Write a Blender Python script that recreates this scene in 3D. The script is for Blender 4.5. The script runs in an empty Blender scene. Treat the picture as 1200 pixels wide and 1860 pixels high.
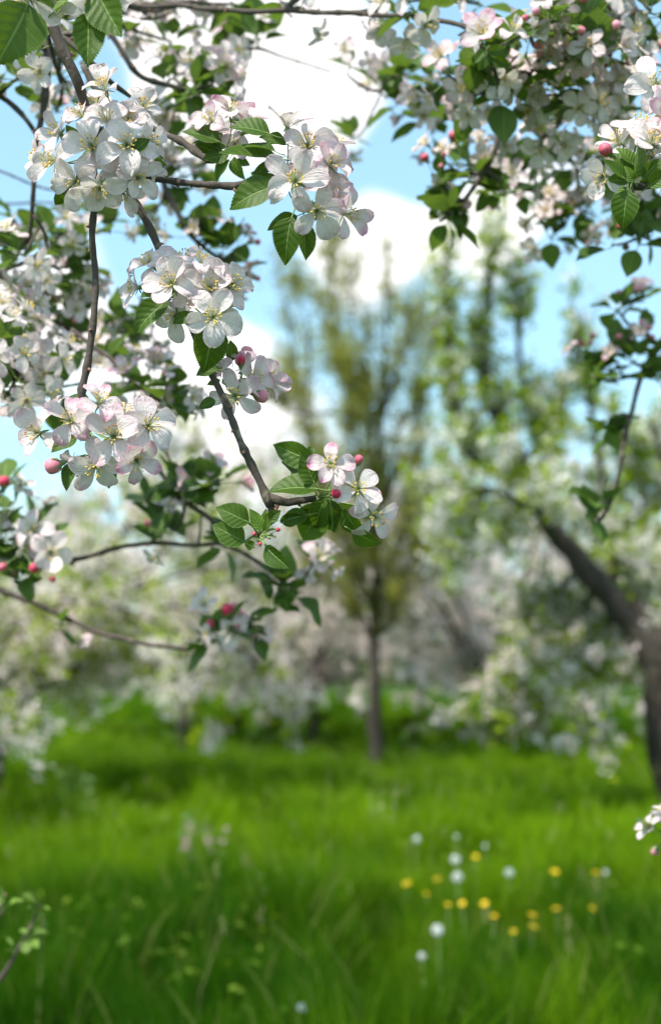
import bpy, math, random
import numpy as np
from mathutils import Vector, Matrix

R = math.radians
rnd = random.Random(7)
sc = bpy.context.scene
col = sc.collection

# ------------------------------------------------------------------ camera
PITCH = 6.19
CAM_H = 1.5
F = 1860 * 50 / 36.0
cam_d = bpy.data.cameras.new('camera')
cam = bpy.data.objects.new('camera', cam_d)
col.objects.link(cam)
cam.location = (0, 0, CAM_H)
cam.rotation_euler = (R(90 + PITCH), 0, 0)
cam_d.sensor_fit = 'VERTICAL'
cam_d.sensor_height = 36
cam_d.lens = 50
cam_d.clip_start = 0.05
cam_d.clip_end = 3000
cam_d.dof.use_dof = True
cam_d.dof.focus_distance = 1.15
cam_d.dof.aperture_fstop = 5.2
sc.camera = cam

# ------------------------------------------------------------------ sky and sun
SUN_EL, SUN_DIR = 58, Vector((-0.40, -0.42, 0.82)).normalized()
SUN_EL = math.asin(SUN_DIR.z)
SUN_AZ = math.atan2(SUN_DIR.x, SUN_DIR.y)
w = bpy.data.worlds.new('World'); sc.world = w; w.use_nodes = True
nt = w.node_tree; nt.nodes.clear()
def N(nt, t, **kw):
    n = nt.nodes.new(t)
    for k, v in kw.items(): setattr(n, k, v)
    return n
out = N(nt, 'ShaderNodeOutputWorld'); bg = N(nt, 'ShaderNodeBackground')
sky = N(nt, 'ShaderNodeTexSky', sky_type='NISHITA')
sky.sun_disc = False; sky.sun_elevation = SUN_EL; sky.sun_rotation = SUN_AZ
sky.air_density = 1.0; sky.dust_density = 0.6; sky.ozone_density = 1.3
SKY_STRENGTH = 0.15
bg.inputs['Strength'].default_value = SKY_STRENGTH
CLOUD = 6.0
tc = N(nt, 'ShaderNodeTexCoord')
nz = N(nt, 'ShaderNodeTexNoise'); nz.inputs['Scale'].default_value = 3.1; nz.inputs['Detail'].default_value = 7; nz.inputs['Roughness'].default_value = .55
mp = N(nt, 'ShaderNodeMapping'); mp.inputs['Scale'].default_value = (1, 1, 2.0); mp.inputs['Location'].default_value = (.3, .7, .1)
nt.links.new(tc.outputs['Generated'], mp.inputs['Vector']); nt.links.new(mp.outputs['Vector'], nz.inputs['Vector'])

FWD = Vector((0, math.cos(R(PITCH)), math.sin(R(PITCH))))
RT = Vector((1, 0, 0))
UP = Vector((0, -math.sin(R(PITCH)), math.cos(R(PITCH))))
CAM = Vector((0, 0, CAM_H))
def ray(px, py): return FWD + RT * ((px - 600) / F) - UP * ((py - 930) / F)
def P(px, py, d): return CAM + ray(px, py) * d
def ground_y(px, py, z=0.0):
    r = ray(px, py); d = (z - CAM_H) / r.z
    return CAM + r * d

last = nz.outputs['Fac']
# the big cumulus masses of that day: (px, py, angular size, weight)
for (px, py, s, wt) in [(490, 110, .075, .34), (340, 80, .05, .3), (560, 180, .04, .2), (920, 400, .045, .3), (720, 420, .035, .25), (640, 190, .05, .20), (660, 455, .045, .36), (340, 640, .05, .34), (430, 760, .06, .22), (900, 360, .035, .24),
                        (60, 600, .06, .3), (30, 130, .05, .1), (940, 620, .07, .12), (760, 40, .05, -.12), (1030, 500, .055, -.34), (1150, 480, .05, -.2), (700, 300, .05, -.32),
                        (60, 260, .045, -.3), (560, 330, .03, -.2), (450, 490, .03, -.30), (200, 120, .03, -.25), (850, 230, .05, -.25), (240, 480, .04, -.2), (760, 540, .03, -.25), (1000, 60, .06, -.2), (40, 420, .03, -.2)]:
    d = ray(px, py).normalized()
    vd = N(nt, 'ShaderNodeVectorMath', operation='DISTANCE'); nt.links.new(tc.outputs['Generated'], vd.inputs[0]); vd.inputs[1].default_value = d
    mr = N(nt, 'ShaderNodeMapRange', interpolation_type='SMOOTHSTEP')
    mr.inputs['From Min'].default_value = 0; mr.inputs['From Max'].default_value = s * 1.7
    mr.inputs['To Min'].default_value = wt; mr.inputs['To Max'].default_value = 0
    nt.links.new(vd.outputs['Value'], mr.inputs['Value'])
    ad = N(nt, 'ShaderNodeMath', operation='ADD'); nt.links.new(last, ad.inputs[0]); nt.links.new(mr.outputs[0], ad.inputs[1]); last = ad.outputs[0]
cr = N(nt, 'ShaderNodeMapRange', interpolation_type='SMOOTHSTEP')
cr.inputs['From Min'].default_value = .47; cr.inputs['From Max'].default_value = .68
nt.links.new(last, cr.inputs['Value'])
mx = N(nt, 'ShaderNodeMix', data_type='RGBA')
tint = N(nt, 'ShaderNodeMix', data_type='RGBA', blend_type='MULTIPLY'); tint.inputs[0].default_value = 1
tint.inputs[7].default_value = (.90, 1.15, 1.08, 1)
nt.links.new(sky.outputs[0], tint.inputs[6])
veil = N(nt, 'ShaderNodeMix', data_type='RGBA'); veil.inputs[0].default_value = .42; veil.inputs[7].default_value = (2.8, 4.4, 5.6, 1)
nt.links.new(tint.outputs[2], veil.inputs[6])
nt.links.new(cr.outputs[0], mx.inputs[0]); nt.links.new(veil.outputs[2], mx.inputs[6]); mx.inputs[7].default_value = (CLOUD, CLOUD * .99, CLOUD * .98, 1)
nt.links.new(mx.outputs[2], bg.inputs['Color']); nt.links.new(bg.outputs[0], out.inputs['Surface'])

sd = bpy.data.lights.new('sun', 'SUN'); sd.energy = 4.8; sd.angle = R(1.2); sd.color = (1, .94, .84)
so = bpy.data.objects.new('sun', sd); col.objects.link(so)
so.rotation_euler = SUN_DIR.to_track_quat('Z', 'Y').to_euler()
sc.view_settings.view_transform = 'Standard'; sc.view_settings.look = 'None'
sc.view_settings.exposure = 0.70; sc.view_settings.gamma = 1; sc.view_settings.use_curve_mapping = False
sc.cycles.use_denoising = True
sc.cycles.max_bounces = 8; sc.cycles.transmission_bounces = 6; sc.cycles.diffuse_bounces = 4
sc.cycles.caustics_reflective = False; sc.cycles.caustics_refractive = False
sc.cycles.sample_clamp_indirect = 6

# ------------------------------------------------------------------ materials
def newmat(name):
    m = bpy.data.materials.new(name); m.use_nodes = True; m.node_tree.nodes.clear(); return m, m.node_tree
def math_(nt, op, a, b=None, clamp=False):
    n = N(nt, 'ShaderNodeMath', operation=op); n.use_clamp = clamp
    for i, v in enumerate((a, b)):
        if v is None: continue
        if isinstance(v, (int, float)): n.inputs[i].default_value = v
        else: nt.links.new(v, n.inputs[i])
    return n.outputs[0]
def mix_(nt, f, a, b, blend='MIX'):
    n = N(nt, 'ShaderNodeMix', data_type='RGBA', blend_type=blend)
    if isinstance(f, (int, float)): n.inputs[0].default_value = f
    else: nt.links.new(f, n.inputs[0])
    for i, v in ((6, a), (7, b)):
        if isinstance(v, tuple): n.inputs[i].default_value = (*v, 1)
        else: nt.links.new(v, n.inputs[i])
    return n.outputs[2]
def smooth(nt, v, a, b, c=0., d=1.):
    n = N(nt, 'ShaderNodeMapRange', interpolation_type='SMOOTHSTEP')
    nt.links.new(v, n.inputs['Value'])
    for k, x in (('From Min', a), ('From Max', b), ('To Min', c), ('To Max', d)): n.inputs[k].default_value = x
    return n.outputs[0]
def noise_(nt, vec, scale, detail=3, rough=.5, out='Fac'):
    n = N(nt, 'ShaderNodeTexNoise'); n.inputs['Scale'].default_value = scale; n.inputs['Detail'].default_value = detail; n.inputs['Roughness'].default_value = rough
    if vec is not None: nt.links.new(vec, n.inputs['Vector'])
    return n.outputs[out]
def thin(nt, color, trans_color, t, rough, bump=None, spec=.4):
    """a leaf-like sheet: part reflects, part lets light through"""
    o = N(nt, 'ShaderNodeOutputMaterial'); p = N(nt, 'ShaderNodeBsdfPrincipled'); tr = N(nt, 'ShaderNodeBsdfTranslucent'); ms = N(nt, 'ShaderNodeMixShader')
    for tgt, c in ((p.inputs['Base Color'], color), (tr.inputs['Color'], trans_color)):
        if isinstance(c, tuple): tgt.default_value = (*c, 1)
        else: nt.links.new(c, tgt)
    p.inputs['Roughness'].default_value = rough; p.inputs['Specular IOR Level'].default_value = spec
    ms.inputs[0].default_value = t
    if bump is not None: nt.links.new(bump, p.inputs['Normal']); nt.links.new(bump, tr.inputs['Normal'])
    nt.links.new(p.outputs[0], ms.inputs[1]); nt.links.new(tr.outputs[0], ms.inputs[2]); nt.links.new(ms.outputs[0], o.inputs['Surface'])
def bump_(nt, h, strength, dist):
    b = N(nt, 'ShaderNodeBump'); b.inputs['Strength'].default_value = strength; b.inputs['Distance'].default_value = dist
    nt.links.new(h, b.inputs['Height']); return b.outputs[0]
def uv_parts(nt):
    u = N(nt, 'ShaderNodeUVMap'); s = N(nt, 'ShaderNodeSeparateXYZ'); nt.links.new(u.outputs[0], s.inputs[0])
    return u.outputs[0], s.outputs[0], s.outputs[1]

def mat_petal():
    m, nt = newmat('petal')
    uv, u, v = uv_parts(nt)
    oi = N(nt, 'ShaderNodeObjectInfo'); sp = N(nt, 'ShaderNodeSeparateColor'); nt.links.new(oi.outputs['Color'], sp.inputs[0])
    pk = sp.outputs[0]
    au = math_(nt, 'MULTIPLY', math_(nt, 'ABSOLUTE', math_(nt, 'SUBTRACT', u, .5)), 2)
    tcn = N(nt, 'ShaderNodeTexCoord')
    n1 = noise_(nt, tcn.outputs['Object'], 2.2, 3)
    edge = math_(nt, 'MAXIMUM', smooth(nt, v, .55, 1.02), math_(nt, 'MULTIPLY', smooth(nt, au, .55, 1.0), smooth(nt, v, .2, .8)))
    edge = math_(nt, 'MULTIPLY', edge, smooth(nt, n1, .35, .65))
    pk = math_(nt, 'ADD', math_(nt, 'MULTIPLY', pk, 1.05), .16)
    amt = math_(nt, 'MULTIPLY', math_(nt, 'ADD', math_(nt, 'MULTIPLY', edge, .85), .16), pk)
    geo = N(nt, 'ShaderNodeNewGeometry')
    amt = math_(nt, 'ADD', amt, math_(nt, 'MULTIPLY', math_(nt, 'MULTIPLY', geo.outputs['Backfacing'], pk), math_(nt, 'MULTIPLY', n1, .7)), clamp=True)
    base = mix_(nt, smooth(nt, v, .0, .22), (.62, .64, .32), (.88, .815, .795))
    c = mix_(nt, amt, base, (.80, .25, .46))
    # fine veins running from the claw to the rim
    st = N(nt, 'ShaderNodeMapping'); st.inputs['Scale'].default_value = (15, 1.6, 1); nt.links.new(uv, st.inputs['Vector'])
    vein = noise_(nt, st.outputs[0], 1.0, 4, .6)
    c = mix_(nt, math_(nt, 'MULTIPLY', smooth(nt, vein, .45, .72), .26), c, (.66, .60, .58))
    crease = noise_(nt, tcn.outputs['Object'], 3.5, 3)
    h = math_(nt, 'ADD', vein, math_(nt, 'MULTIPLY', crease, 1.4))
    tcol = mix_(nt, .5, c, (.92, .88, .84))
    thin(nt, c, tcol, .31, .55, bump_(nt, h, .8, .0030), .25)
    return m
def mat_leaf():
    m, nt = newmat('leaf')
    uv, u, v = uv_parts(nt)
    oi = N(nt, 'ShaderNodeObjectInfo'); sp = N(nt, 'ShaderNodeSeparateColor'); nt.links.new(oi.outputs['Color'], sp.inputs[0])
    au = math_(nt, 'MULTIPLY', math_(nt, 'ABSOLUTE', math_(nt, 'SUBTRACT', u, .5)), 2)
    ph = math_(nt, 'MULTIPLY', math_(nt, 'SUBTRACT', v, math_(nt, 'MULTIPLY', math_(nt, 'POWER', au, .8), .22)), 7 * 2 * math.pi)
    s = math_(nt, 'COSINE', ph)
    side = math_(nt, 'MULTIPLY', smooth(nt, s, .86, 1.0), smooth(nt, au, .97, .75))
    mid = smooth(nt, au, .075, .02)
    vein = math_(nt, 'MAXIMUM', math_(nt, 'MULTIPLY', side, .16), math_(nt, 'MULTIPLY', mid, .8))
    tcn = N(nt, 'ShaderNodeTexCoord')
    n1 = noise_(nt, tcn.outputs['Object'], 2.5, 4); n2 = noise_(nt, tcn.outputs['Object'], 28, 3, .6)
    base = mix_(nt, n1, (.012, .038, .002), (.045, .098, .005))
    base = mix_(nt, sp.outputs[0], base, (.16, .27, .035))     # young leaf colour, per leaf
    geo = N(nt, 'ShaderNodeNewGeometry')
    base = mix_(nt, math_(nt, 'MULTIPLY', geo.outputs['Backfacing'], .55), base, (.15, .22, .09))
    c = mix_(nt, vein, base, (.22, .32, .10))
    edge = smooth(nt, au, .90, 1.0)
    c = mix_(nt, math_(nt, 'MULTIPLY', edge, .5), c, (.20, .28, .07))
    quilt = math_(nt, 'MULTIPLY', math_(nt, 'SUBTRACT', 1, s), .5)
    h = math_(nt, 'ADD', math_(nt, 'SUBTRACT', math_(nt, 'MULTIPLY', quilt, .45), mid), math_(nt, 'MULTIPLY', n2, .6))
    tcol = mix_(nt, .6, c, (.24, .40, .015))
    thin(nt, c, tcol, .28, .48, bump_(nt, h, .6, .0009), .26)
    return m
def mat_bud():
    m, nt = newmat('bud_petal')
    uv, u, v = uv_parts(nt)
    oi = N(nt, 'ShaderNodeObjectInfo'); sp = N(nt, 'ShaderNodeSeparateColor'); nt.links.new(oi.outputs['Color'], sp.inputs[0])
    c = mix_(nt, sp.outputs[0], (.80, .40, .48), (.62, .025, .09))
    tcn = N(nt, 'ShaderNodeTexCoord'); n1 = noise_(nt, tcn.outputs['Object'], 3, 4)
    c = mix_(nt, smooth(nt, n1, .45, .85, 0, .7), c, (.82, .42, .48))
    thin(nt, c, c, .2, .5, bump_(nt, n1, .4, .001), .3)
    return m
def mat_bark(name, c1, c2, sc_=60., lich=(.25, .24, .2), bs=.6, bd=.0015):
    m, nt = newmat(name)
    tcn = N(nt, 'ShaderNodeTexCoord')
    n1 = noise_(nt, tcn.outputs['Object'], sc_, 5, .65); n2 = noise_(nt, tcn.outputs['Object'], sc_ * .23, 3); n3 = noise_(nt, tcn.outputs['Object'], sc_ * 3.5, 2)
    c = mix_(nt, n1, c1, c2)
    c = mix_(nt, smooth(nt, n2, .55, .75), c, lich)
    c = mix_(nt, smooth(nt, n3, .66, .74, 0, .6), c, lich)
    o = N(nt, 'ShaderNodeOutputMaterial'); p = N(nt, 'ShaderNodeBsdfPrincipled'); p.inputs['Roughness'].default_value = .8
    nt.links.new(c, p.inputs['Base Color']); nt.links.new(bump_(nt, math_(nt, 'ADD', n1, math_(nt, 'MULTIPLY', n3, .5)), bs, bd), p.inputs['Normal']); nt.links.new(p.outputs[0], o.inputs['Surface'])
    return m
def mat_sheet(name, ca, cb, tcol, t=.35, rough=.5, scale=9., use_attr=False, spec=.3):
    """coloured thin matter; colour wanders in the object's own space"""
    m, nt = newmat(name)
    g = N(nt, 'ShaderNodeNewGeometry'); tcn = N(nt, 'ShaderNodeTexCoord')
    n1 = noise_(nt, tcn.outputs['Object'], scale, 2)
    f = math_(nt, 'MULTIPLY', math_(nt, 'ADD', smooth(nt, n1, .3, .7), g.outputs['Random Per Island']), .5)
    c = mix_(nt, f, ca, cb)
    thin(nt, c, mix_(nt, .5, c, tcol), t, rough, None, spec)
    return m
def mat_plain(name, c, rough=.6):
    m, nt = newmat(name); o = N(nt, 'ShaderNodeOutputMaterial'); p = N(nt, 'ShaderNodeBsdfPrincipled')
    tcn = N(nt, 'ShaderNodeTexCoord'); n1 = noise_(nt, tcn.outputs['Object'], 4, 3)
    cc = mix_(nt, n1, tuple(x * .75 for x in c), tuple(min(1, x * 1.2) for x in c))
    nt.links.new(cc, p.inputs['Base Color']); p.inputs['Roughness'].default_value = rough
    nt.links.new(p.outputs[0], o.inputs['Surface']); return m
M = dict(petal=mat_petal(), leaf=mat_leaf(), bud=mat_bud(),
    bark=mat_bark('twig_bark', (.026, .020, .016), (.105, .080, .062), 300, (.21, .18, .14), 1., .0012),
    trunk=mat_bark('trunk_bark', (.010, .008, .006), (.070, .052, .038), 14, (.10, .09, .06), 1.0, .05),
    green=mat_plain('stalk_green', (.17, .25, .07)), sepal=mat_plain('sepal_green', (.16, .24, .08)),
    filament=mat_sheet('filament', (.75, .76, .50), (.82, .82, .62), (.9, .9, .7), .3),
    anther=mat_plain('anther', (.80, .56, .10)), anther_old=mat_plain('anther_old', (.46, .22, .05)),
    scale=mat_plain('bud_scale', (.22, .10, .06)))

# ------------------------------------------------------------------ mesh helpers
class MB:
    def __init__(s): s.v = []; s.f = []; s.uv = []; s.m = []
    def add(s, v, f, mi=0, uv=None, mat=None):
        b = len(s.v)
        if mat is not None: v = [mat @ Vector(p) for p in v]
        s.v += [tuple(p) for p in v]
        s.uv += (uv if uv else [(0, 0)] * len(v))
        for q in f: s.f.append(tuple(i + b for i in q)); s.m.append(mi)
    def mesh(s, name, mats, smooth=True):
        me = bpy.data.meshes.new(name); me.from_pydata(s.v, [], s.f)
        for m in mats: me.materials.append(m)
        me.polygons.foreach_set('material_index', s.m)
        if smooth: me.polygons.foreach_set('use_smooth', [True] * len(s.f))
        l = me.uv_layers.new(name='UVMap'); idx = np.empty(len(me.loops), dtype=np.int32); me.loops.foreach_get('vertex_index', idx)
        l.data.foreach_set('uv', np.array(s.uv, dtype=np.float32)[idx].ravel()); me.update()
        return me
def np_mesh(name, verts, faces, mats, midx=None, smooth=False):
    """fast mesh of equal-size faces"""
    me = bpy.data.meshes.new(name); nv = len(verts); nf, k = faces.shape
    me.vertices.add(nv); me.vertices.foreach_set('co', np.ascontiguousarray(verts, dtype=np.float32).ravel())
    me.loops.add(nf * k); me.loops.foreach_set('vertex_index', np.ascontiguousarray(faces, dtype=np.int32).ravel())
    me.polygons.add(nf); me.polygons.foreach_set('loop_start', np.arange(0, nf * k, k, dtype=np.int32))
    for m in mats: me.materials.append(m)
    if midx is not None: me.polygons.foreach_set('material_index', midx.astype(np.int32))
    if smooth: me.polygons.foreach_set('use_smooth', np.ones(nf, dtype=bool))
    me.update(calc_edges=True)
    return me
def link(name, me, parent=None, mat=None, color=None):
    o = bpy.data.objects.new(name, me); col.objects.link(o)
    if parent is not None: o.parent = parent
    if mat is not None: o.matrix_basis = mat
    if color is not None: o.color = color
    return o
def empty(name, loc, label=None, cat=None, group=None):
    o = bpy.data.objects.new(name, None); col.objects.link(o); o.location = loc; o.empty_display_size = .05
    tag(o, label, cat, group); return o
def tag(o, label=None, cat=None, group=None, kind=None):
    for k, v in (('label', label), ('category', cat), ('group', group), ('kind', kind)):
        if v: o[k] = v
    return o

def catmull(pts, n=8):
    pts = [np.array(p, dtype=float) for p in pts]
    p = [2 * pts[0] - pts[1]] + pts + [2 * pts[-1] - pts[-2]]
    res = []
    for i in range(1, len(p) - 2):
        for k in range(n):
            t = k / n; a, b, c, d = p[i - 1], p[i], p[i + 1], p[i + 2]
            res.append(.5 * ((2 * b) + (-a + c) * t + (2 * a - 5 * b + 4 * c - d) * t * t + (-a + 3 * b - 3 * c + d) * t ** 3))
    res.append(p[-2]); return np.array(res)
def tube(mb, pts, rad, sides=8, mi=0, cap=True):
    pts = np.asarray(pts, dtype=float); n = len(pts); rad = np.broadcast_to(np.asarray(rad, dtype=float), (n,))
    tan = np.gradient(pts, axis=0); tan /= np.linalg.norm(tan, axis=1, keepdims=True) + 1e-12
    a = np.array([0, 0, 1.]) if abs(tan[0][2]) < .9 else np.array([1., 0, 0])
    nrm = np.cross(tan[0], a); nrm /= np.linalg.norm(nrm)
    V, U = [], []
    ang = np.arange(sides) * 2 * math.pi / sides
    for i in range(n):
        nrm = nrm - tan[i] * nrm.dot(tan[i]); nrm /= np.linalg.norm(nrm) + 1e-12
        bn = np.cross(tan[i], nrm)
        for q in ang:
            V.append(pts[i] + rad[i] * (math.cos(q) * nrm + math.sin(q) * bn)); U.append((q / 6.283, i / n))
    Fc = [(i * sides + k, i * sides + (k + 1) % sides, (i + 1) * sides + (k + 1) % sides, (i + 1) * sides + k) for i in range(n - 1) for k in range(sides)]
    if cap: Fc.append(tuple(range((n - 1) * sides, n * sides))); Fc.append(tuple(range(sides - 1, -1, -1)))
    mb.add(V, Fc, mi, U)
def blob(mb, c, r, mi=0, seg=6, ring=4, axis=None, stretch=1.):
    V, Fc = [], []
    q = Vector((0, 0, 1)).rotation_difference(Vector(axis)) if axis is not None else None
    for i in range(ring + 1):
        th = math.pi * i / ring
        for k in range(seg):
            ph = 2 * math.pi * k / seg
            p = Vector((r * math.sin(th) * math.cos(ph), r * math.sin(th) * math.sin(ph), r * stretch * math.cos(th)))
            if q: p = q @ p
            V.append(tuple(p + Vector(c)))
    for i in range(ring):
        for k in range(seg):
            Fc.append((i * seg + k, (i + 1) * seg + k, (i + 1) * seg + (k + 1) % seg, i * seg + (k + 1) % seg))
    mb.add(V, Fc, mi)

# ------------------------------------------------------------------ petals, flowers, buds, leaves
def petal_geo(r, nt_=11, nu=8, wmax=None):
    wmax = wmax or r.uniform(.29, .385)
    ts = [0, .08, .2, .34, .48, .62, .75, .86, .94, .985, 1.0] if nt_ == 11 else [0, .2, .45, .7, .9, 1.0]
    wk = [(0, .14), (.08, .17), (.2, .42), (.34, .72), (.48, .92), (.62, 1.0), (.75, .96), (.86, .78), (.94, .54), (.985, .30), (1.0, .13)]
    xs, ws = zip(*wk)
    e0, e1 = r.uniform(.55, .95), r.uniform(-.45, .25)
    cup = r.uniform(.10, .42); ph = r.uniform(0, 6.28); ruf = r.uniform(.02, .07); ruf2 = r.uniform(.01, .035); crease = r.uniform(.0, .05)
    curl = r.uniform(-.10, .12); sk = r.uniform(-.06, .06); notch = r.choice([0, 0, .03, .05]); tw = r.uniform(-.22, .22); asy = r.uniform(-.1, .1)
    V, U, Fc = [], [], []
    x = z = 0; pt = 0
    for t in ts:
        e = e0 * (1 - t) ** 1.4 + e1 * t
        x += (t - pt) * math.cos(e); z += (t - pt) * math.sin(e); pt = t
        wd = np.interp(t, xs, ws) * wmax
        for j in range(nu + 1):
            u = -1 + 2 * j / nu
            yy = u * wd * (1 + asy * (1 if u > 0 else -1)) + sk * t * t
            zz = z + cup * u * u * wd * (1.1 - t * .3) + ruf * math.sin(3.1 * u + ph + 2 * t) * t * t + ruf2 * math.sin(7.3 * u + 5 * t + ph * 2) * t ** 3 \
                - crease * math.exp(-(u / .16) ** 2) * (1 - t * .5) + curl * max(0, t - .7) * 3 * (.3 + u * u) + tw * u * wd * t
            xx = x - notch * math.exp(-(u / .18) ** 2) * (t > .9) - .03 * math.sin(4.7 * u + ph) * max(0, t - .8)
            V.append((xx + .05, yy, zz)); U.append(((u + 1) / 2, t))
    for i in range(len(ts) - 1):
        for j in range(nu):
            a = i * (nu + 1) + j; Fc.append((a, a + nu + 1, a + nu + 2, a + 1))
    return V, Fc, U
def stamens(mb, r, n=18, sides=3, fr=.009, ar=.032, mf=0, ma=1, old=None):
    for i in range(n):
        a = i * 2.399 + r.uniform(-.3, .3); sp = r.uniform(.12, .75) * (.55 + .45 * (i / n)); L = r.uniform(.34, .52)
        d0 = Vector((math.cos(a) * .35, math.sin(a) * .35, 1)).normalized(); d1 = Vector((math.cos(a) * sp * 1.6, math.sin(a) * sp * 1.6, 1)).normalized()
        p0 = Vector((math.cos(a) * .05, math.sin(a) * .05, .0)); p1 = p0 + d0 * L * .45; p2 = p1 + (d0 + d1).normalized() * L * .3; p3 = p2 + d1 * L * .3
        tube(mb, [p0, p1, p2, p3], fr, sides, mf, False)
        if sides <= 3 or True: blob(mb, p3, ar * r.uniform(.75, 1.15), (old if (old is not None and r.random() < .5) else ma), 5 if sides > 3 else 4, 3, d1, 1.5)
    for k in range(5):
        a = k * 1.257; tube(mb, [(0, 0, 0), (math.cos(a) * .02, math.sin(a) * .02, .16), (math.cos(a) * .05, math.sin(a) * .05, .28)], .012, sides, 2, False)
def calyx(mb, mi, r, scale=1.):
    V = []; prof = [(.0, -.30), (.035, -.29), (.07, -.2), (.085, -.1), (.07, -.02), (.09, .02), (.0, .03)]
    seg = 7
    for (rr, z) in prof:
        for k in range(seg): a = 6.283 * k / seg; V.append((rr * math.cos(a) * scale, rr * math.sin(a) * scale, z * scale))
    mb.add(V, [(i * seg + k, i * seg + (k + 1) % seg, (i + 1) * seg + (k + 1) % seg, (i + 1) * seg + k) for i in range(len(prof) - 1) for k in range(seg)], mi)
    for k in range(5):
        a = (k + .5) * 1.2566 + r.uniform(-.1, .1); dn = r.uniform(-.25, .12)
        pts = [(.06, .045, 0), (.18, .055, dn * .3), (.30, .035, dn * .7), (.38, .004, dn)]
        V = []
        for (x, hw, z) in pts:
            for s_ in (-1, 1): V.append((x * math.cos(a) - s_ * hw * math.sin(a), x * math.sin(a) + s_ * hw * math.cos(a), z))
        mb.add(V, [(2 * i, 2 * i + 2, 2 * i + 3, 2 * i + 1) for i in range(3)], mi)
pr = random.Random(11)
def single(geo, name, mats):
    mb = MB(); mb.add(geo[0], geo[1], 0, geo[2]); return mb.mesh(name, mats)
PETALS = [single(petal_geo(pr), 'petal', [M['petal']]) for _ in range(14)]
PETALS_NARROW = [single(petal_geo(pr, wmax=.27), 'petal', [M['petal']]) for _ in range(4)]
STAMENS = []
for q in range(5):
    mb = MB(); stamens(mb, pr, 20, 4, .0095, .031, 0, 1, 3 if q % 2 else None)
    STAMENS.append(mb.mesh('stamens', [M['filament'], M['anther'], M['green'], M['anther_old']]))
CALYX = []
for q in range(3):
    mb = MB(); calyx(mb, 0, pr); CALYX.append(mb.mesh('calyx', [M['sepal']]))
# whole flowers for those out of focus
def soft_flower(r, cupped=0.):
    mb = MB(); nar = r.random() < .2
    for k in range(5):
        V, Fc, U = petal_geo(r, 6, 4, .29 if nar else None); s = r.uniform(.88, 1.05)
        mt = Matrix.Rotation(k * 1.2566 + r.uniform(-.14, .14), 4, 'Z') @ Matrix.Rotation(-(cupped + r.uniform(-.25, .3)), 4, 'Y') @ Matrix.Scale(s, 4)
        mb.add(V, Fc, 0, U, mt)
    stamens(mb, r, 9, 3, .012, .045, 1, 2)
    mb.m = [3 if (m == 2 and False) else m for m in mb.m]
    calyx(mb, 3, r)
    b = r.uniform(-.25, .25)
    tube(mb, [(0, 0, -.28), (b * .3, 0, -.6), (b, b * .5, -1.15)], .028, 4, 3, False)
    return mb.mesh('blossom', [M['petal'], M['filament'], M['anther'], M['green']])
SOFT = [soft_flower(pr, c) for c in (0, 0, 0, .1, .15, .3, .5, .75, -.2, -.3)]
def bud_mesh(r, fat=.30):
    mb = MB(); V = []; seg, ring = 12, 9; U = []
    for i in range(ring + 1):
        t = i / ring; th = math.pi * t; rr = fat * math.sin(th) ** .8 * (1 - .15 * math.cos(th))
        for k in range(seg):
            a = 6.283 * k / seg; q = rr * (1 + .07 * math.sin(2.5 * (a + t * 2.2)) ** 2 + .03 * math.sin(5 * a + 3 * t))
            V.append((q * math.cos(a), q * math.sin(a), .36 - .36 * math.cos(th))); U.append((k / seg, t))
    mb.add(V, [(i * seg + k, i * seg + (k + 1) % seg, (i + 1) * seg + (k + 1) % seg, (i + 1) * seg + k) for i in range(ring) for k in range(seg)], 0, U)
    # sepals hugging the base
    for k in range(5):
        a = k * 1.2566; V = []
        for (x, z, hw) in [(.10, -.02, .08), (fat * .8, .10, .10), (fat * 1.08, .26, .06), (fat * 1.12, .42, .005)]:
            for s_ in (-1, 1): V.append((x * math.cos(a) - s_ * hw * math.sin(a), x * math.sin(a) + s_ * hw * math.cos(a), z))
        mb.add(V, [(2 * i, 2 * i + 2, 2 * i + 3, 2 * i + 1) for i in range(3)], 1)
    prof = [(.03, -.28), (.10, -.2), (.13, -.08), (.15, .04)]; sg = 8; V = []
    for (rr, z) in prof:
        for k in range(sg): V.append((rr * math.cos(6.283 * k / sg), rr * math.sin(6.283 * k / sg), z))
    mb.add(V, [(i * sg + k, i * sg + (k + 1) % sg, (i + 1) * sg + (k + 1) % sg, (i + 1) * sg + k) for i in range(3) for k in range(sg)], 1)
    tube(mb, [(0, 0, -.24), (.04, .02, -.7), (.0, .05, -1.2)], .035, 4, 1, False)
    return mb.mesh('bud', [M['bud'], M['sepal']])
BUDS = [bud_mesh(pr, f) for f in (.30, .26, .34)]
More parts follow.
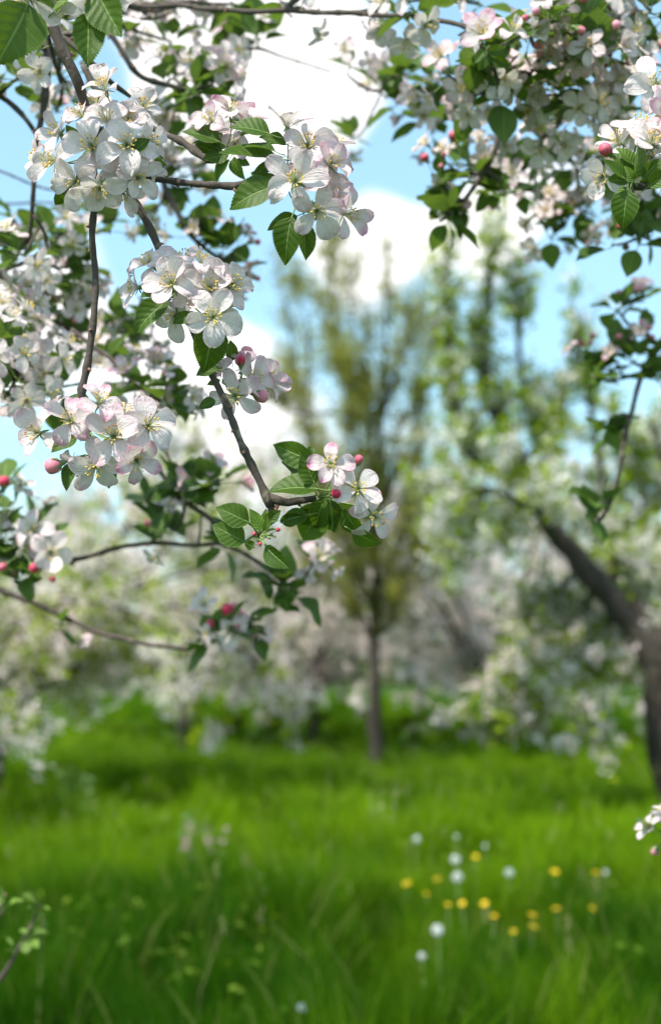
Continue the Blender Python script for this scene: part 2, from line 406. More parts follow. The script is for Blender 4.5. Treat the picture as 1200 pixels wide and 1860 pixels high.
def leaf_mesh(r, nv=44, nu=3, fold=None, arch=None, teeth=.026, wid=None, serr=True):
    """unit length along +X, upper face +Z, serrated, folded along the midrib"""
    fold = r.uniform(.1, .6) if fold is None else fold; arch = r.uniform(-.1, .7) if arch is None else arch
    wid = wid or r.uniform(.27, .36); ph = r.uniform(0, 6); wav = r.uniform(.01, .04); twist = r.uniform(-.3, .3); sb = r.uniform(-.12, .12)
    prof = [(0, .06), (.06, .42), (.15, .76), (.28, .97), (.42, 1.0), (.58, .89), (.72, .66), (.84, .40), (.93, .18), (1, .0)]
    xs, ws = zip(*prof); V, U, Fc = [], [], []; x = z = 0; n = 2 * nu + 1
    for i in range(nv + 1):
        t = i / nv; e = .25 - arch * t * 1.4
        if i: x += math.cos(e) / nv; z += math.sin(e) / nv
        wd = np.interp(t, xs, ws) * wid
        for j in range(n):
            u = (j - nu) / nu; au = abs(u); w_ = wd
            tooth = 0
            if serr and au == 1 and .04 < t < .98: w_ = wd + teeth * ((i % 2) - .45) * (.4 + .6 * math.sin(math.pi * t)); tooth = .014 * (i % 2)
            ff = fold * (1 - .25 * t)
            y = u * w_ * math.cos(ff * .9); zz = z + au * w_ * math.sin(ff) + wav * math.sin(11 * t + ph + (1.5 if u > 0 else 0)) * au * au + twist * u * w_ * t - .010 * (j == nu) * 1
            V.append((x + tooth, y + sb * math.sin(math.pi * t * .5) ** 2, zz)); U.append(((u + 1) / 2, t))
    for i in range(nv):
        for j in range(n - 1):
            a = i * n + j; Fc.append((a, a + n, a + n + 1, a + 1))
    mb = MB(); mb.add(V, Fc, 0, U)
    tube(mb, [(-.30, 0, -.06), (-.15, 0, -.05), (0, 0, -.004), (.12, sb * .05, .024)], [.020, .016, .014, .009], 5, 1, True)
    return mb.mesh('leaf', [M['leaf'], M['green']])
LEAVES = [leaf_mesh(pr) for _ in range(12)]
LEAF_DOWN = [leaf_mesh(pr, fold=.35, arch=.25) for _ in range(3)]
SOFT_LEAVES = [leaf_mesh(pr, 10, 1, serr=False, wid=pr.uniform(.32, .42), arch=pr.uniform(-.3, .4)) for _ in range(8)]
def twig_mb(path, rad, r, sides=9, node_gap=.028, spurs=True, rough=.12):
    """bark tube with swollen nodes and little buds; path (n,3), rad (n)"""
    path = np.array(path); n = len(path)
    L = np.concatenate([[0], np.cumsum(np.linalg.norm(np.diff(path, axis=0), axis=1))])
    m = max(6, int(L[-1] / .006)); m = min(m, 260); s = np.linspace(0, L[-1], m)
    pp = np.stack([np.interp(s, L, path[:, k]) for k in range(3)], 1); rr = np.interp(s, L, rad).copy()
    wob = np.zeros((m, 3))
    for k in range(3):
        for fr in (37., 83.): wob[:, k] += np.sin(s * fr + r.uniform(0, 6)) * rr * .22
    pp = pp + wob
    mb = MB(); nodes = []
    x = r.uniform(.005, node_gap)
    while x < L[-1]:
        i = int(np.searchsorted(s, x)); i = min(i, m - 1); amp = r.uniform(.15, .50)
        rr *= 1 + amp * np.exp(-((s - x) / (.0022 + .5 * rr[i])) ** 2); nodes.append(i); x += node_gap * r.uniform(.5, 1.6)
    rr *= 1 + rough * .5 * np.sin(s * 211 + r.uniform(0, 6)) * np.sin(s * 97)
    tube(mb, pp, rr, sides, 0)
    if spurs:
        for i in nodes:
            if r.random() < .75 and 0 < i < m - 1:
                t = pp[i] - pp[i - 1]; t /= np.linalg.norm(t) + 1e-9; a = np.cross(t, [r.uniform(-1, 1) for _ in range(3)]); a /= np.linalg.norm(a) + 1e-9
                d = a * .85 + t * .5; b = rr[i]
                tube(mb, [pp[i] + a * b * .5, pp[i] + a * b * .9 + d * b * .45, pp[i] + a * b + d * b * 1.0], [b * .45, b * .40, b * .10], 5, 1)
    return mb

# ------------------------------------------------------------------ blossoming boughs (one thing each)
def orient(f, roll=0.):
    f = Vector(f).normalized(); x = RT - f * RT.dot(f)
    if x.length < .15: x = UP - f * UP.dot(f)
    x.normalize(); y = f.cross(x); m = Matrix((x, y, f)).transposed().to_4x4()
    return m @ Matrix.Rotation(roll, 4, 'Z')
def cs(fx, fy, fz): return RT * fx + UP * fy - FWD * fz       # z towards the viewer's side of the bough
class Bough:
    def __init__(s, label, cat='apple branch', group=None, seed=1, name='apple_branch'):
        s.r = random.Random(seed); s.root = None; s.paths = []; s.label = label; s.cat = cat; s.group = group; s.name = name
    def wood(s, pts, name='stem', sub=None, gap=.028):
        """pts: (px, py, depth, radius in px at that depth)"""
        W = [P(a, b, d) for a, b, d, _ in pts]; rad = [q * .92 * d / F for _, _, d, q in pts]
        if s.root is None:
            s.root = empty(s.name, W[0], s.label, s.cat, s.group); s.inv = Matrix.Translation(-s.root.location)
        pp = catmull(W, 8); rr = catmull([(q, 0, 0) for q in rad], 8)[:, 0]
        s.paths.append((pp, rr))
        me = twig_mb(pp - np.array(s.root.location), rr, s.r, node_gap=gap).mesh(name, [M['bark'], M['scale']])
        return link(name, me, s.root)
    def spur(s, node, r_end=.0011, name='spur'):
        best = min(((float(np.linalg.norm(p - np.array(node))), k, i) for k, (pp, _) in enumerate(s.paths) for i, p in enumerate(pp)), key=lambda q: q[0])
        if best[0] < .004: return
        pp, rr = s.paths[best[1]]; i = best[2]; i2 = max(0, i - 2 if best[0] > .02 else i)
        a = pp[i2]; b = np.array(node); mid = (a + b) / 2 + np.array([s.r.uniform(-1, 1) for _ in range(3)]) * best[0] * .12; 
        path = catmull([a, mid, b], 6); ra = min(rr[i2] * .8, .003)
        me = twig_mb(path - np.array(s.root.location), np.linspace(ra, max(r_end, ra * .5), len(path)), s.r, 6, .012, False).mesh(name, [M['bark'], M['scale']])
        link(name, me, s.root)
    def put(s, name, me, mat, parent=None, color=None):
        return link(name, me, parent or s.root, (s.inv @ mat) if parent is None else mat, color)
    def stalk(s, parent, wm, frm, to, r0=.00055, down=.25):
        """stalk as sub-part, in the parent's own space"""
        L = (to - frm).length
        q = wm.to_3x3() @ Vector((0, 0, -1)); q.normalize()
        pts = catmull([frm, frm + q * L * .35, (frm + q * L * .5 + to) / 2 + Vector((0, 0, -L * .03)), to], 4)
        iv = wm.inverted(); loc = [iv @ Vector(p) for p in pts]; sc_ = wm.to_scale()[0]
        mb = MB(); tube(mb, loc, np.linspace(r0, r0 * 1.25, len(loc)) / sc_, 6)
        link('stalk', mb.mesh('stalk', [M['green']]), parent)
    def flower(s, px, py, d, diam, fx, fy, fz, pink=.15, open_=.0, node=None, roll=None, miss=(), narrow=False):
        """a fully built blossom: blossom > petals, stamens, calyx, stalk"""
        r = s.r; L = diam * d / F / 1.9; c = P(px, py, d)
        wm = Matrix.Translation(c) @ orient(cs(fx, fy, fz), r.uniform(0, 6.28) if roll is None else R(roll)) @ Matrix.Scale(L, 4)
        fl = s.put('blossom', r.choice(CALYX), wm)
        for k in range(5):
            if k in miss: continue
            p = min(1, max(0, pink * r.uniform(.4, 1.8)))
            o = link('petal', r.choice(PETALS_NARROW if narrow else PETALS), fl, Matrix.Rotation(k * 1.2566 + r.uniform(-.13, .13), 4, 'Z') @ Matrix.Rotation(-(open_ + r.uniform(-.32, .32)), 4, 'Y') @ Matrix.Rotation(r.uniform(-.3, .3), 4, 'X') @ Matrix.Diagonal((r.uniform(.86, 1.06), r.uniform(.8, 1.08), r.uniform(.5, 1.7), 1)), (p, 0, 0, 1))
        link('stamens', r.choice(STAMENS), fl, Matrix.Rotation(r.uniform(0, 6), 4, 'Z'))
        if node is not None:
            frm = wm @ Vector((0, 0, -.28)); s.stalk(fl, wm, frm, node)
        return fl
    def soft(s, c, f, L, pink):
        r = s.r; wm = Matrix.Translation(c) @ orient(f, r.uniform(0, 6.28)) @ Matrix.Scale(L, 4)
        s.put('blossom', r.choice(SOFT), wm, None, (min(1, max(0, pink * r.uniform(.3, 1.6))), 0, 0, 1))
    def bud(s, px, py, d, diam, fx, fy, fz, red=.8, node=None):
        L = diam * d / F / .62; wm = Matrix.Translation(P(px, py, d)) @ orient(cs(fx, fy, fz), s.r.uniform(0, 6)) @ Matrix.Scale(L, 4) @ Matrix.Translation((0, 0, -.36))
        b = s.put('bud', s.r.choice(BUDS), wm, None, (red, 0, 0, 1))
        if node is not None: s.stalk(b, wm, wm @ Vector((0, 0, -.9)), node)
    def leaf(s, bx, by, tx, ty, d, dd=0., tilt=0., young=.0, kind=None, soft=False, wide=1.):
        """leaf from base pixel to tip pixel at depth d (tip dd nearer/farther); tilt rolls it about its midrib"""
        a = P(bx, by, d); b = P(tx, ty, d + dd); X = (b - a); L = X.length; X.normalize()
        n = -FWD; Z = n - X * n.dot(X); Z.normalize(); Z = Matrix.Rotation(R(tilt), 3, X) @ Z; Y = Z.cross(X)
        m = Matrix((X, Y, Z)).transposed().to_4x4()
        wm = Matrix.Translation(a) @ m @ Matrix.Diagonal((L, L * wide, L, 1))
        return s.put('leaf', kind if kind is not None else s.r.choice(SOFT_LEAVES if soft else LEAVES), wm, None, (young, 0, 0, 1))
    def cluster(s, px, py, d, nf=5, nl=5, nb=0, pink=.25, size=1., leafs=1., young=.15, spread=1., down=0.):
        """an out-of-focus spray: blossoms on short stalks round one spur, with leaves and buds"""
        r = s.r; c = P(px, py, d); s.spur(c); nf = int(nf * .8 + .5) if nf > 2 else nf; nl += 1; spread *= 1.12
        def dirn(bias=.35, z=0.15):
            while True:
                v = Vector((r.uniform(-1, 1), r.uniform(-1, 1), r.uniform(-1, 1)))
                if .2 < v.length < 1: break
            return (v.normalized() + Vector((0, -bias, z - down))).normalized()
        used = []
        for k in range(nf):
            for _ in range(12):
                v = dirn()
                if all((v - u).length > .62 for u in used): break
            used.append(v); L = .0215 * size * r.uniform(.85, 1.1)
            s.soft(c + v * (.022 + r.uniform(0, .012)) * size * spread, v + Vector((r.uniform(-.5, .5), r.uniform(-.7, .2), r.uniform(-.4, .5))) * .6, L, pink)
        for k in range(nb):
            v = dirn(.2, .5); L = .0108 * size * r.uniform(.7, 1.15)
            wm = Matrix.Translation(c + v * .030 * size) @ orient(v, r.uniform(0, 6)) @ Matrix.Scale(L * 1.4, 4)
            s.put('bud', r.choice(BUDS), wm, None, (r.uniform(.0, .85), 0, 0, 1))
        for k in range(nl):
            v = dirn(0, .15); Ll = .043 * leafs * r.uniform(.6, 1.15); X = v; ref = Vector((r.uniform(-.4, .4), r.uniform(-.6, .1), 1))
            Z = (ref - X * ref.dot(X)).normalized(); Y = Z.cross(X); m = Matrix((X, Y, Z)).transposed().to_4x4()
            wm = Matrix.Translation(c + v * .010) @ m @ Matrix.Scale(Ll, 4)
            s.put('leaf', r.choice(SOFT_LEAVES), wm, None, (min(1, max(0, r.gauss(young, .15))), 0, 0, 1))


# ---- near bough on the left: carries the large clusters
G_SHARP = 'near blossoming boughs in focus'
b = Bough('brown bough from the top left corner down to the large pink-edged cluster', group=G_SHARP, seed=3)
b.wood([(20, -90, 1.16, 13), (62, -15, 1.16, 12), (95, 42, 1.16, 11.5), (118, 95, 1.16, 11), (138, 140, 1.16, 10), (152, 190, 1.17, 9), (163, 250, 1.175, 8), (170, 320, 1.17, 7), (173, 375, 1.165, 6.5), (170, 440, 1.16, 6.3), (173, 500, 1.16, 6.3), (172, 570, 1.155, 6.5), (160, 640, 1.15, 6.6), (150, 700, 1.15, 7.5), (150, 735, 1.15, 5)], gap=.024)
nA = P(178, 262, 1.17)
for a in [  # px, py, depth, diam, facing xyz, pink, open
    (192, 165, 1.150, 88, -.25, .75, .65, .06, .15), (168, 268, 1.120, 112, -.05, .12, 1, .05, -.02), (231, 266, 1.118, 112, .12, .10, 1, .03, .0),
    (196, 222, 1.135, 92, -.1, .55, .85, .12, .1), (258, 197, 1.155, 84, .45, .45, .8, .06, .15), (100, 292, 1.135, 100, -.55, -.12, .85, .06, .05),
    (140, 328, 1.125, 104, -.2, -.62, .8, .02, .1), (182, 338, 1.120, 98, .05, -.72, .7, .02, .05), (248, 322, 1.130, 92, .5, -.35, .8, .03, .15),
    (110, 243, 1.150, 90, -.6, .35, .75, .18, .25), (205, 300, 1.135, 90, .05, -.15, 1, .05, .25), (268, 262, 1.150, 92, .75, .05, .7, .05, .0),
    (150, 212, 1.160, 86, -.45, .6, .65, .15, .2), (222, 345, 1.150, 92, .35, -.75, .6, .02, .0), (232, 222, 1.150, 80, .25, .35, .9, .06, .3), (78, 285, 1.16, 84, -.8, .1, .5, .04, .1),
    (175, 195, 1.175, 84, -.3, .8, .3, .1, .1), (265, 305, 1.165, 84, .8, -.3, .4, .03, .1)]:
    b.flower(*a, node=nA)
b.leaf(150, 330, 112, 372, 1.16, -.01, 30); b.leaf(240, 280, 272, 250, 1.118, .0, -20); b.leaf(255, 285, 303, 300, 1.15, .0, 30, .35); b.leaf(250, 270, 300, 275, 1.16, .0, 60, .7)
b.leaf(140, 262, 118, 228, 1.14, -.01, 10); b.leaf(205, 235, 200, 205, 1.15, 0, 40, .2); b.leaf(185, 290, 186, 250, 1.125, 0, 30, .4); b.leaf(118, 335, 100, 380, 1.17, .01, -40)
nD = P(152, 770, 1.16)
for a in [
    (179, 733, 1.105, 92, .35, .70, .55, .85, .1), (130, 766, 1.110, 96, -.12, .30, 1, .75, -.05), (72, 787, 1.130, 98, -.45, .05, .85, .35, .1),
    (207, 793, 1.105, 116, .05, .12, 1, .22, .0), (176, 843, 1.115, 108, -.02, -.55, .85, .30, .0), (268, 773, 1.120, 112, .42, .12, .85, .30, .05),
    (247, 835, 1.105, 100, .30, -.32, .85, .85, .1), (148, 838, 1.150, 80, -.5, -.5, .4, .3, .2), (222, 755, 1.150, 92, .3, .7, .3, .3, .1), (105, 745, 1.160, 70, -.5, .6, .3, .3, .3)]:
    b.flower(*a, node=nD)
b.bud(97, 846, 1.12, 26, -.8, -.3, .4, .35, nD)
b.leaf(140, 795, 90, 815, 1.125, -.01, 30, .15); b.leaf(132, 838, 126, 895, 1.13, -.005, 15, .1); b.leaf(150, 755, 103, 745, 1.15, 0, -20); b.leaf(190, 770, 214, 725, 1.14, -.02, 30, .3)
b.leaf(200, 835, 196, 885, 1.15, .01, 0); b.leaf(165, 735, 118, 722, 1.16, .0, 30); b.leaf(215, 800, 238, 842, 1.15, .01, -30, .1); b.leaf(150, 790, 160, 750, 1.13, 0, 20, .4)

b = Bough('long twig running down the middle to the lone white blossoms with a red bud', group=G_SHARP, seed=5)
b.wood([(178, 225, 1.19, 8), (205, 290, 1.18, 7.5), (235, 345, 1.17, 7), (262, 400, 1.165, 7), (292, 465, 1.16, 7), (325, 545, 1.165, 6), (360, 622, 1.16, 6), (393, 700, 1.155, 6.5), (428, 782, 1.15, 6.5), (462, 855, 1.15, 7), (492, 918, 1.15, 8.5)], gap=.020)
b.wood([(486, 905, 1.15, 8), (515, 914, 1.15, 6), (545, 908, 1.148, 5.5), (568, 904, 1.146, 7.5), (574, 903, 1.146, 6)], gap=.009)
b.wood([(490, 912, 1.15, 7), (494, 935, 1.152, 5.5), (484, 958, 1.155, 5), (470, 972, 1.155, 5.5)], gap=.008)
nC = P(335, 540, 1.16)
for a in [
    (315, 517, 1.115, 108, -.30, .22, .92, .12, .0), (367, 482, 1.125, 94, .10, .82, .45, .30, -.05), (388, 576, 1.105, 112, .05, -.02, 1, .06, .0),
    (350, 530, 1.130, 100, .1, .05, 1, .12, .3), (416, 520, 1.130, 100, .62, .1, .7, .10, .1), (252, 522, 1.140, 84, -.85, .05, .4, .12, .3),
    (278, 482, 1.155, 92, -.55, .45, .6, .25, .1), (335, 478, 1.150, 92, -.1, .7, .5, .12, .0), (322, 570, 1.150, 96, -.3, -.55, .7, .02, .1), (378, 528, 1.120, 108, .25, .35, .8, .12, .35),
    (404, 556, 1.155, 90, .5, -.4, .7, .03, .1), (300, 545, 1.165, 84, -.5, -.3, .6, .05, .2)]:
    b.flower(*a, node=nC)
b.leaf(308, 522, 252, 532, 1.115, -.005, 25, .15); b.leaf(303, 545, 246, 606, 1.13, -.01, 20, .1); b.leaf(352, 572, 312, 590, 1.112, 0, 10); b.leaf(384, 588, 374, 682, 1.12, 0, -25, .0, None, False, 1.15)
b.leaf(398, 672, 355, 684, 1.15, .01, 40); b.leaf(392, 728, 360, 742, 1.15, .0, 20); b.leaf(395, 640, 378, 660, 1.16, .01, 0)
nE = P(405, 690, 1.17)
for a in [(427, 718, 1.175, 102, -.05, -.12, 1, .55, .0, ), (402, 672, 1.19, 74, -.45, .3, .8, .55, .3), (456, 690, 1.195, 94, .45, .25, .8, .35, .15), (440, 672, 1.20, 76, .1, .6, .6, .5, .7), (480, 688, 1.215, 90, .85, .05, .4, .3, .3)]:
    b.flower(*a, node=nE, narrow=a[0] == 427)
b.bud(438, 656, 1.18, 17, .1, .9, .3, 1., nE); b.bud(474, 719, 1.19, 24, .9, -.3, .3, .25, nE); b.bud(448, 640, 1.21, 20, .2, .9, .2, .2, nE)
b.leaf(422, 656, 416, 618, 1.19, 0, 10, .1); b.leaf(400, 690, 376, 700, 1.19, 0, 0); b.leaf(415, 640, 425, 625, 1.22, 0, 0)
nF = P(578, 902, 1.146)
b.flower(602, 846, 1.115, 92, -.10, .34, .9, .55, .0, nF, 20); b.flower(650, 889, 1.118, 98, .12, .22, .95, .05, -.05, nF, 50); b.flower(676, 936, 1.125, 104, .35, -.30, .85, .35, .0, nF, 10)
b.bud(650, 836, 1.13, 18, .5, .8, .1, .8, nF); b.bud(610, 896, 1.115, 21, .1, -.1, 1, 1., nF); b.bud(700, 937, 1.13, 9, .6, .2, .5, .2, nF)
for q in [(572, 838, 503, 809, 1.13, .02, -15, .12), (573, 880, 534, 826, 1.128, .0, 25, .25), (560, 866, 510, 846, 1.14, .01, 40, .05), (578, 888, 484, 890, 1.125, .0, 48, .08), (566, 880, 545, 820, 1.15, .02, -30, .1),
          (560, 935, 506, 952, 1.135, .0, 20, .05), (590, 905, 563, 965, 1.14, .01, 10, .25), (600, 908, 597, 968, 1.135, .01, -55, .0), (588, 915, 548, 985, 1.15, .02, 10, .4), (625, 925, 655, 975, 1.14, .01, 25, .1), (640, 965, 692, 989, 1.135, .0, 35, .15),
          (610, 915, 640, 940, 1.15, .02, 0, .1), (585, 925, 530, 935, 1.15, .02, -40, .2), (574, 870, 562, 812, 1.15, .02, 30, .1), (596, 908, 612, 968, 1.155, .02, 40, .3), (604, 915, 582, 955, 1.16, .02, -20, .25)]:
    b.leaf(*q)
nH = P(470, 975, 1.155)
for q in [(452, 949, 391, 921, 1.14, .0, 12, .1), (444, 985, 383, 953, 1.14, .0, 12, .1), (477, 965, 450, 925, 1.135, .0, 15, .85), (484, 962, 478, 928, 1.15, .01, 30, .5), (482, 992, 528, 1034, 1.14, -.01, 30, .0), (482, 950, 510, 925, 1.145, .0, 0, .05),
          (508, 946, 556, 934, 1.14, .0, 18, .05), (462, 985, 440, 995, 1.16, .01, 0, .1), (483, 965, 487, 935, 1.142, .0, -20, .4)]:
    b.leaf(*q)
for (x, y, nx, ny) in [(505, 962, .8, .4), (462, 970, -.3, .6), (472, 988, 0, 0)]:
    b.bud(x, y, 1.14, 7, nx, ny + .1, .5, .9, nH)
mbq = MB()
for (x, y) in [(452, 950), (445, 984), (505, 960), (482, 990), (500, 975), (490, 978)]:
    q = P(x, y, 1.141) - b.root.location; n_ = nH - b.root.location; tube(mbq, catmull([n_, (n_ + q) / 2 + Vector((0, 0, .002)), q], 4), [.0010] * 9, 6)
link('leaf_stalk', mbq.mesh('leaf_stalk', [M['green']]), b.root)

b = Bough('side bough reaching right to the cluster with broad dark leaves at the top centre', group=G_SHARP, seed=8)
b.wood([(165, 225, 1.20, 6.5), (200, 290, 1.20, 6), (265, 322, 1.18, 5.5), (305, 327, 1.17, 5.5), (345, 331, 1.165, 5.5), (392, 337, 1.16, 6), (428, 340, 1.155, 7.5), (450, 328, 1.155, 5), (485, 318, 1.155, 4.5), (520, 318, 1.155, 4)], gap=.014)
nB = P(520, 318, 1.16)
for a in [
    (522, 232, 1.140, 96, -.02, .92, .35, .10, -.05, None, 0), (560, 268, 1.135, 108, -.12, .25, .9, .20, .1), (536, 330, 1.100, 116, .02, .08, 1, .15, -.05, None, 90 - 18),
    (597, 300, 1.125, 92, .5, .15, .8, .6, .35), (575, 382, 1.110, 104, .12, -.32, .92, .15, .0), (622, 388, 1.120, 104, .92, -.1, .28, .55, .25),
    (582, 330, 1.135, 96, .35, -.05, .9, .25, .3), (600, 268, 1.150, 96, .35, .6, .5, .1, .0), (600, 355, 1.135, 84, .6, .1, .7, .4, .4), (565, 310, 1.145, 90, .1, .3, .9, .35, .2)]:
    a = list(a); node = nB; roll = None
    if len(a) > 9: roll = a[10]; a = a[:9]
    b.flower(*a, node=node, roll=roll)
for q in [(530, 394, 507, 482, 1.12, .0, 12, .05), (552, 402, 544, 472, 1.135, .01, -38, .0), (500, 338, 408, 371, 1.125, .0, 20, .12), (500, 275, 438, 264, 1.125, .0, 62, .0), (490, 243, 415, 228, 1.135, .0, 35, .1), (505, 288, 398, 302, 1.135, .0, 48, .15),
          (540, 392, 487, 424, 1.15, .0, 15, .1), (500, 300, 460, 322, 1.14, .0, 20, .2), (490, 322, 452, 312, 1.15, 0, -20, .1), (515, 285, 470, 305, 1.13, .0, 70, .0), (600, 290, 612, 275, 1.13, .0, 40, .4), (505, 330, 440, 345, 1.14, .0, 30, .3), (520, 262, 470, 250, 1.15, .0, 30, .1)]:
    b.leaf(*q)
b = Bough('thin dark bough behind, ending in the pink blossoms left of the top centre cluster', group=G_SHARP, seed=9)
b.wood([(150, 120, 1.30, 6), (200, 190, 1.29, 6), (285, 235, 1.28, 5.5), (325, 255, 1.27, 6), (358, 280, 1.26, 6.5), (392, 290, 1.25, 6), (405, 275, 1.25, 5)], gap=.018)
nG = P(403, 270, 1.25)
for a in [(420, 208, 1.22, 92, .05, .85, .4, .45, -.05), (385, 222, 1.25, 80, -.3, .4, .7, .5, .1), (438, 226, 1.25, 84, .5, .4, .6, .6, .3), (425, 262, 1.25, 64, .3, -.1, .8, .4, .6), (392, 240, 1.26, 70, 0, .2, .8, .3, .1)]:
    b.flower(*a, node=nG)
b.bud(453, 232, 1.24, 22, .7, .5, .3, .2, nG)
for q in [(400, 258, 330, 236, 1.24, .0, 35, .1), (398, 272, 348, 252, 1.24, 0, 50, .0), (405, 285, 355, 262, 1.25, 0, 20, .2), (415, 280, 372, 300, 1.24, 0, 20, .1), (415, 290, 392, 330, 1.24, 0, 30, .2), (425, 285, 437, 330, 1.24, 0, 40, .3), (410, 268, 380, 240, 1.26, 0, 10, .1), (430, 290, 455, 300, 1.26, 0, 0, .0)]:
    b.leaf(*q)
# ---- corner spray, top left
b = Bough('spray of large leaves and drooping white petals cut by the top left corner', group=G_SHARP, seed=12)
b.wood([(60, -120, 1.10, 8), (90, -60, 1.09, 7), (105, -10, 1.09, 6), (112, 12, 1.09, 5)])
n1 = P(108, 8, 1.09)
for a in [(52, -6, 1.08, 120, -.35, -.75, .5, .03, -.1), (165, -12, 1.08, 120, .2, -.75, .55, .03, -.1), (95, -5, 1.10, 96, -.1, -.4, .8, .1, .2), (205, -22, 1.09, 104, .4, -.8, .3, .03, 0), (10, 20, 1.12, 84, -.6, -.1, .7, .1, .1)]: b.flower(*a, node=n1)
for q in [(50, 8, 4, 126, 1.07, -.01, -30, .15, None, False, 1.15), (160, 22, 158, 130, 1.07, .0, -20, .05, None, False, 1.05), (172, -20, 236, 73, 1.07, .0, 15, .12, None, False, 1.0), (100, 20, 60, 0, 1.09, 0, 20, .3), (130, -5, 95, 40, 1.08, 0, 50, .5), (120, 10, 95, 32, 1.1, 0, 10, .2), (110, 0, 128, 40, 1.09, 0, 0, .35), (110, 20, 138, 28, 1.09, 0, 50, .1)]: b.leaf(*q)
b = Bough('dark crooked twig crossing behind the top left bough', seed=13, group='soft blossoming boughs of the near apple tree')
GS = 'soft blossoming boughs of the near apple tree'
b.wood([(60, -60, 1.36, 6), (100, 30, 1.34, 6), (118, 62, 1.33, 6), (150, 95, 1.32, 5.5), (195, 145, 1.34, 5), (235, 175, 1.37, 4)])
b.wood([(118, 62, 1.33, 6), (140, 60, 1.32, 5), (155, 50, 1.31, 5)])
b.cluster(70, 85, 1.36, 4, 4, 0, .1); b.cluster(90, 40, 1.4, 3, 3)
def bough(label, wood, clusters, seed, more=(), group=GS):
    q = Bough(label, group=group, seed=seed)
    for wd in (wood if isinstance(wood[0], list) else [wood]): q.wood(wd)
    for c in clusters:
        if isinstance(c[-1], dict): q.cluster(*c[:-1], **c[-1])
        else: q.cluster(*c)
    return q
bough('hair-thin bare twig slanting across the left sky', [(-60, 290, 2.0, 2.5), (0, 310, 2.0, 2.3), (60, 335, 2.0, 2), (110, 350, 2.0, 1.6)], [], 60)
bough('hair-thin level twig low in the left sky', [(-60, 372, 2.3, 2.5), (0, 370, 2.3, 2.3), (70, 368, 2.3, 2), (130, 372, 2.3, 1.6)], [], 61)
# ---- right near spray
b = Bough('spray of fresh leaves with a pink bud and white blossoms on the right edge', group=G_SHARP, seed=14)
b.wood([(1330, 290, 1.24, 10), (1260, 318, 1.23, 9), (1200, 332, 1.22, 8), (1160, 338, 1.22, 7), (1140, 332, 1.22, 5)], gap=.02)
n1 = P(1145, 330, 1.22)
for a in [(1188, 158, 1.24, 116, .05, .15, .95, .02, .0), (1200, 205, 1.22, 100, .3, .1, .8, .7, .4), (1160, 235, 1.23, 100, .1, .80, .5, .1, .0), (1125, 262, 1.24, 88, -.55, .55, .5, .1, .0), (1180, 262, 1.21, 104, .2, .5, .7, .06, .05), (1178, 285, 1.24, 90, .2, -.3, .8, .02, .1), (1215, 250, 1.21, 100, .4, .2, .8, .2, .1), (1095, 318, 1.26, 90, -.4, -.5, .6, .0, .0)]: b.flower(*a, node=n1)
b.bud(1099, 272, 1.21, 23, -.6, .4, .5, .75, n1)
for q in [(1138, 345, 1128, 418, 1.20, .0, 15, .1, None, False, 1.1), (1145, 330, 1118, 268, 1.21, 0, 20, .2), (1150, 325, 1160, 245, 1.20, 0, 50, .45), (1150, 300, 1122, 262, 1.205, 0, 30, .35), (1135, 325, 1088, 298, 1.20, 0, 30, .25), (1165, 325, 1195, 285, 1.20, 0, 20, .3), (1140, 330, 1100, 330, 1.22, 0, 20, .3), (1160, 330, 1205, 300, 1.22, 0, 50, .1), (1138, 340, 1120, 366, 1.21, 0, 30, .6), (1175, 340, 1215, 310, 1.2, 0, 0, .2), (1140, 320, 1130, 280, 1.23, 0, -20, .5), (1150, 330, 1130, 300, 1.2, 0, -30, .5)]: b.leaf(*q)

# ---- softly focused boughs of the same tree
bough('slender dark twig across the very top with one hanging white cluster', [[(120, -20, 1.75, 6), (240, 8, 1.7, 5.5), (330, 12, 1.65, 5), (440, 19, 1.6, 5), (560, 22, 1.58, 4.8), (700, 26, 1.55, 5), (800, 38, 1.5, 5), (860, 55, 1.48, 4)]],
      [(742, 20, 1.52, 8, 3, 0, .05, 1.1, dict(down=.4)), (545, 12, 1.62, 5, 3, 0, .1, 1.), (560, -20, 1.6, 4, 2, 0, .1, 1.), (700, 5, 1.6, 3, 2, 0, .1, 1.), (275, 30, 1.8, 5, 3), (320, 20, 1.85, 4, 3), (310, 75, 1.9, 3, 5), (430, 8, 1.8, 3, 4), (870, 5, 1.7, 1, 5), (380, -10, 1.8, 4, 3)], 21)
bough('curved twig with dark leaves over pink and white blossom above the centre left', [[(150, -20, 1.65, 5), (200, 60, 1.65, 5.5), (228, 105, 1.65, 5.5), (262, 140, 1.66, 5.5), (320, 160, 1.68, 5), (355, 165, 1.7, 4)]],
      [(300, 150, 1.8, 4, 2, 0, .5), (300, 205, 1.85, 7, 1, 0, .45, 1.1), (375, 125, 1.72, 5, 4, 0, .3, 1.1), (345, 165, 1.68, 0, 7), (375, 160, 1.7, 3, 5, 0, .4), (395, 120, 1.75, 4, 1, 0, .4), (315, 260, 1.9, 6, 2, 0, .4), (350, 210, 1.8, 0, 4), (230, 60, 1.8, 2, 3)], 22)
bough('sprig with dark leaves against the white cloud at the top', [[(350, -30, 1.95, 4), (400, 40, 1.95, 4), (430, 85, 1.95, 4.5), (475, 90, 1.95, 3), (520, 105, 1.98, 2), (600, 130, 2.0, 1.6)]],
      [(430, 80, 1.95, 2, 7, 0, .6), (470, 70, 1.95, 1, 6), (400, 60, 2.0, 3, 3, 0, .4), (445, 50, 1.97, 2, 5, 0, .3)], 23)
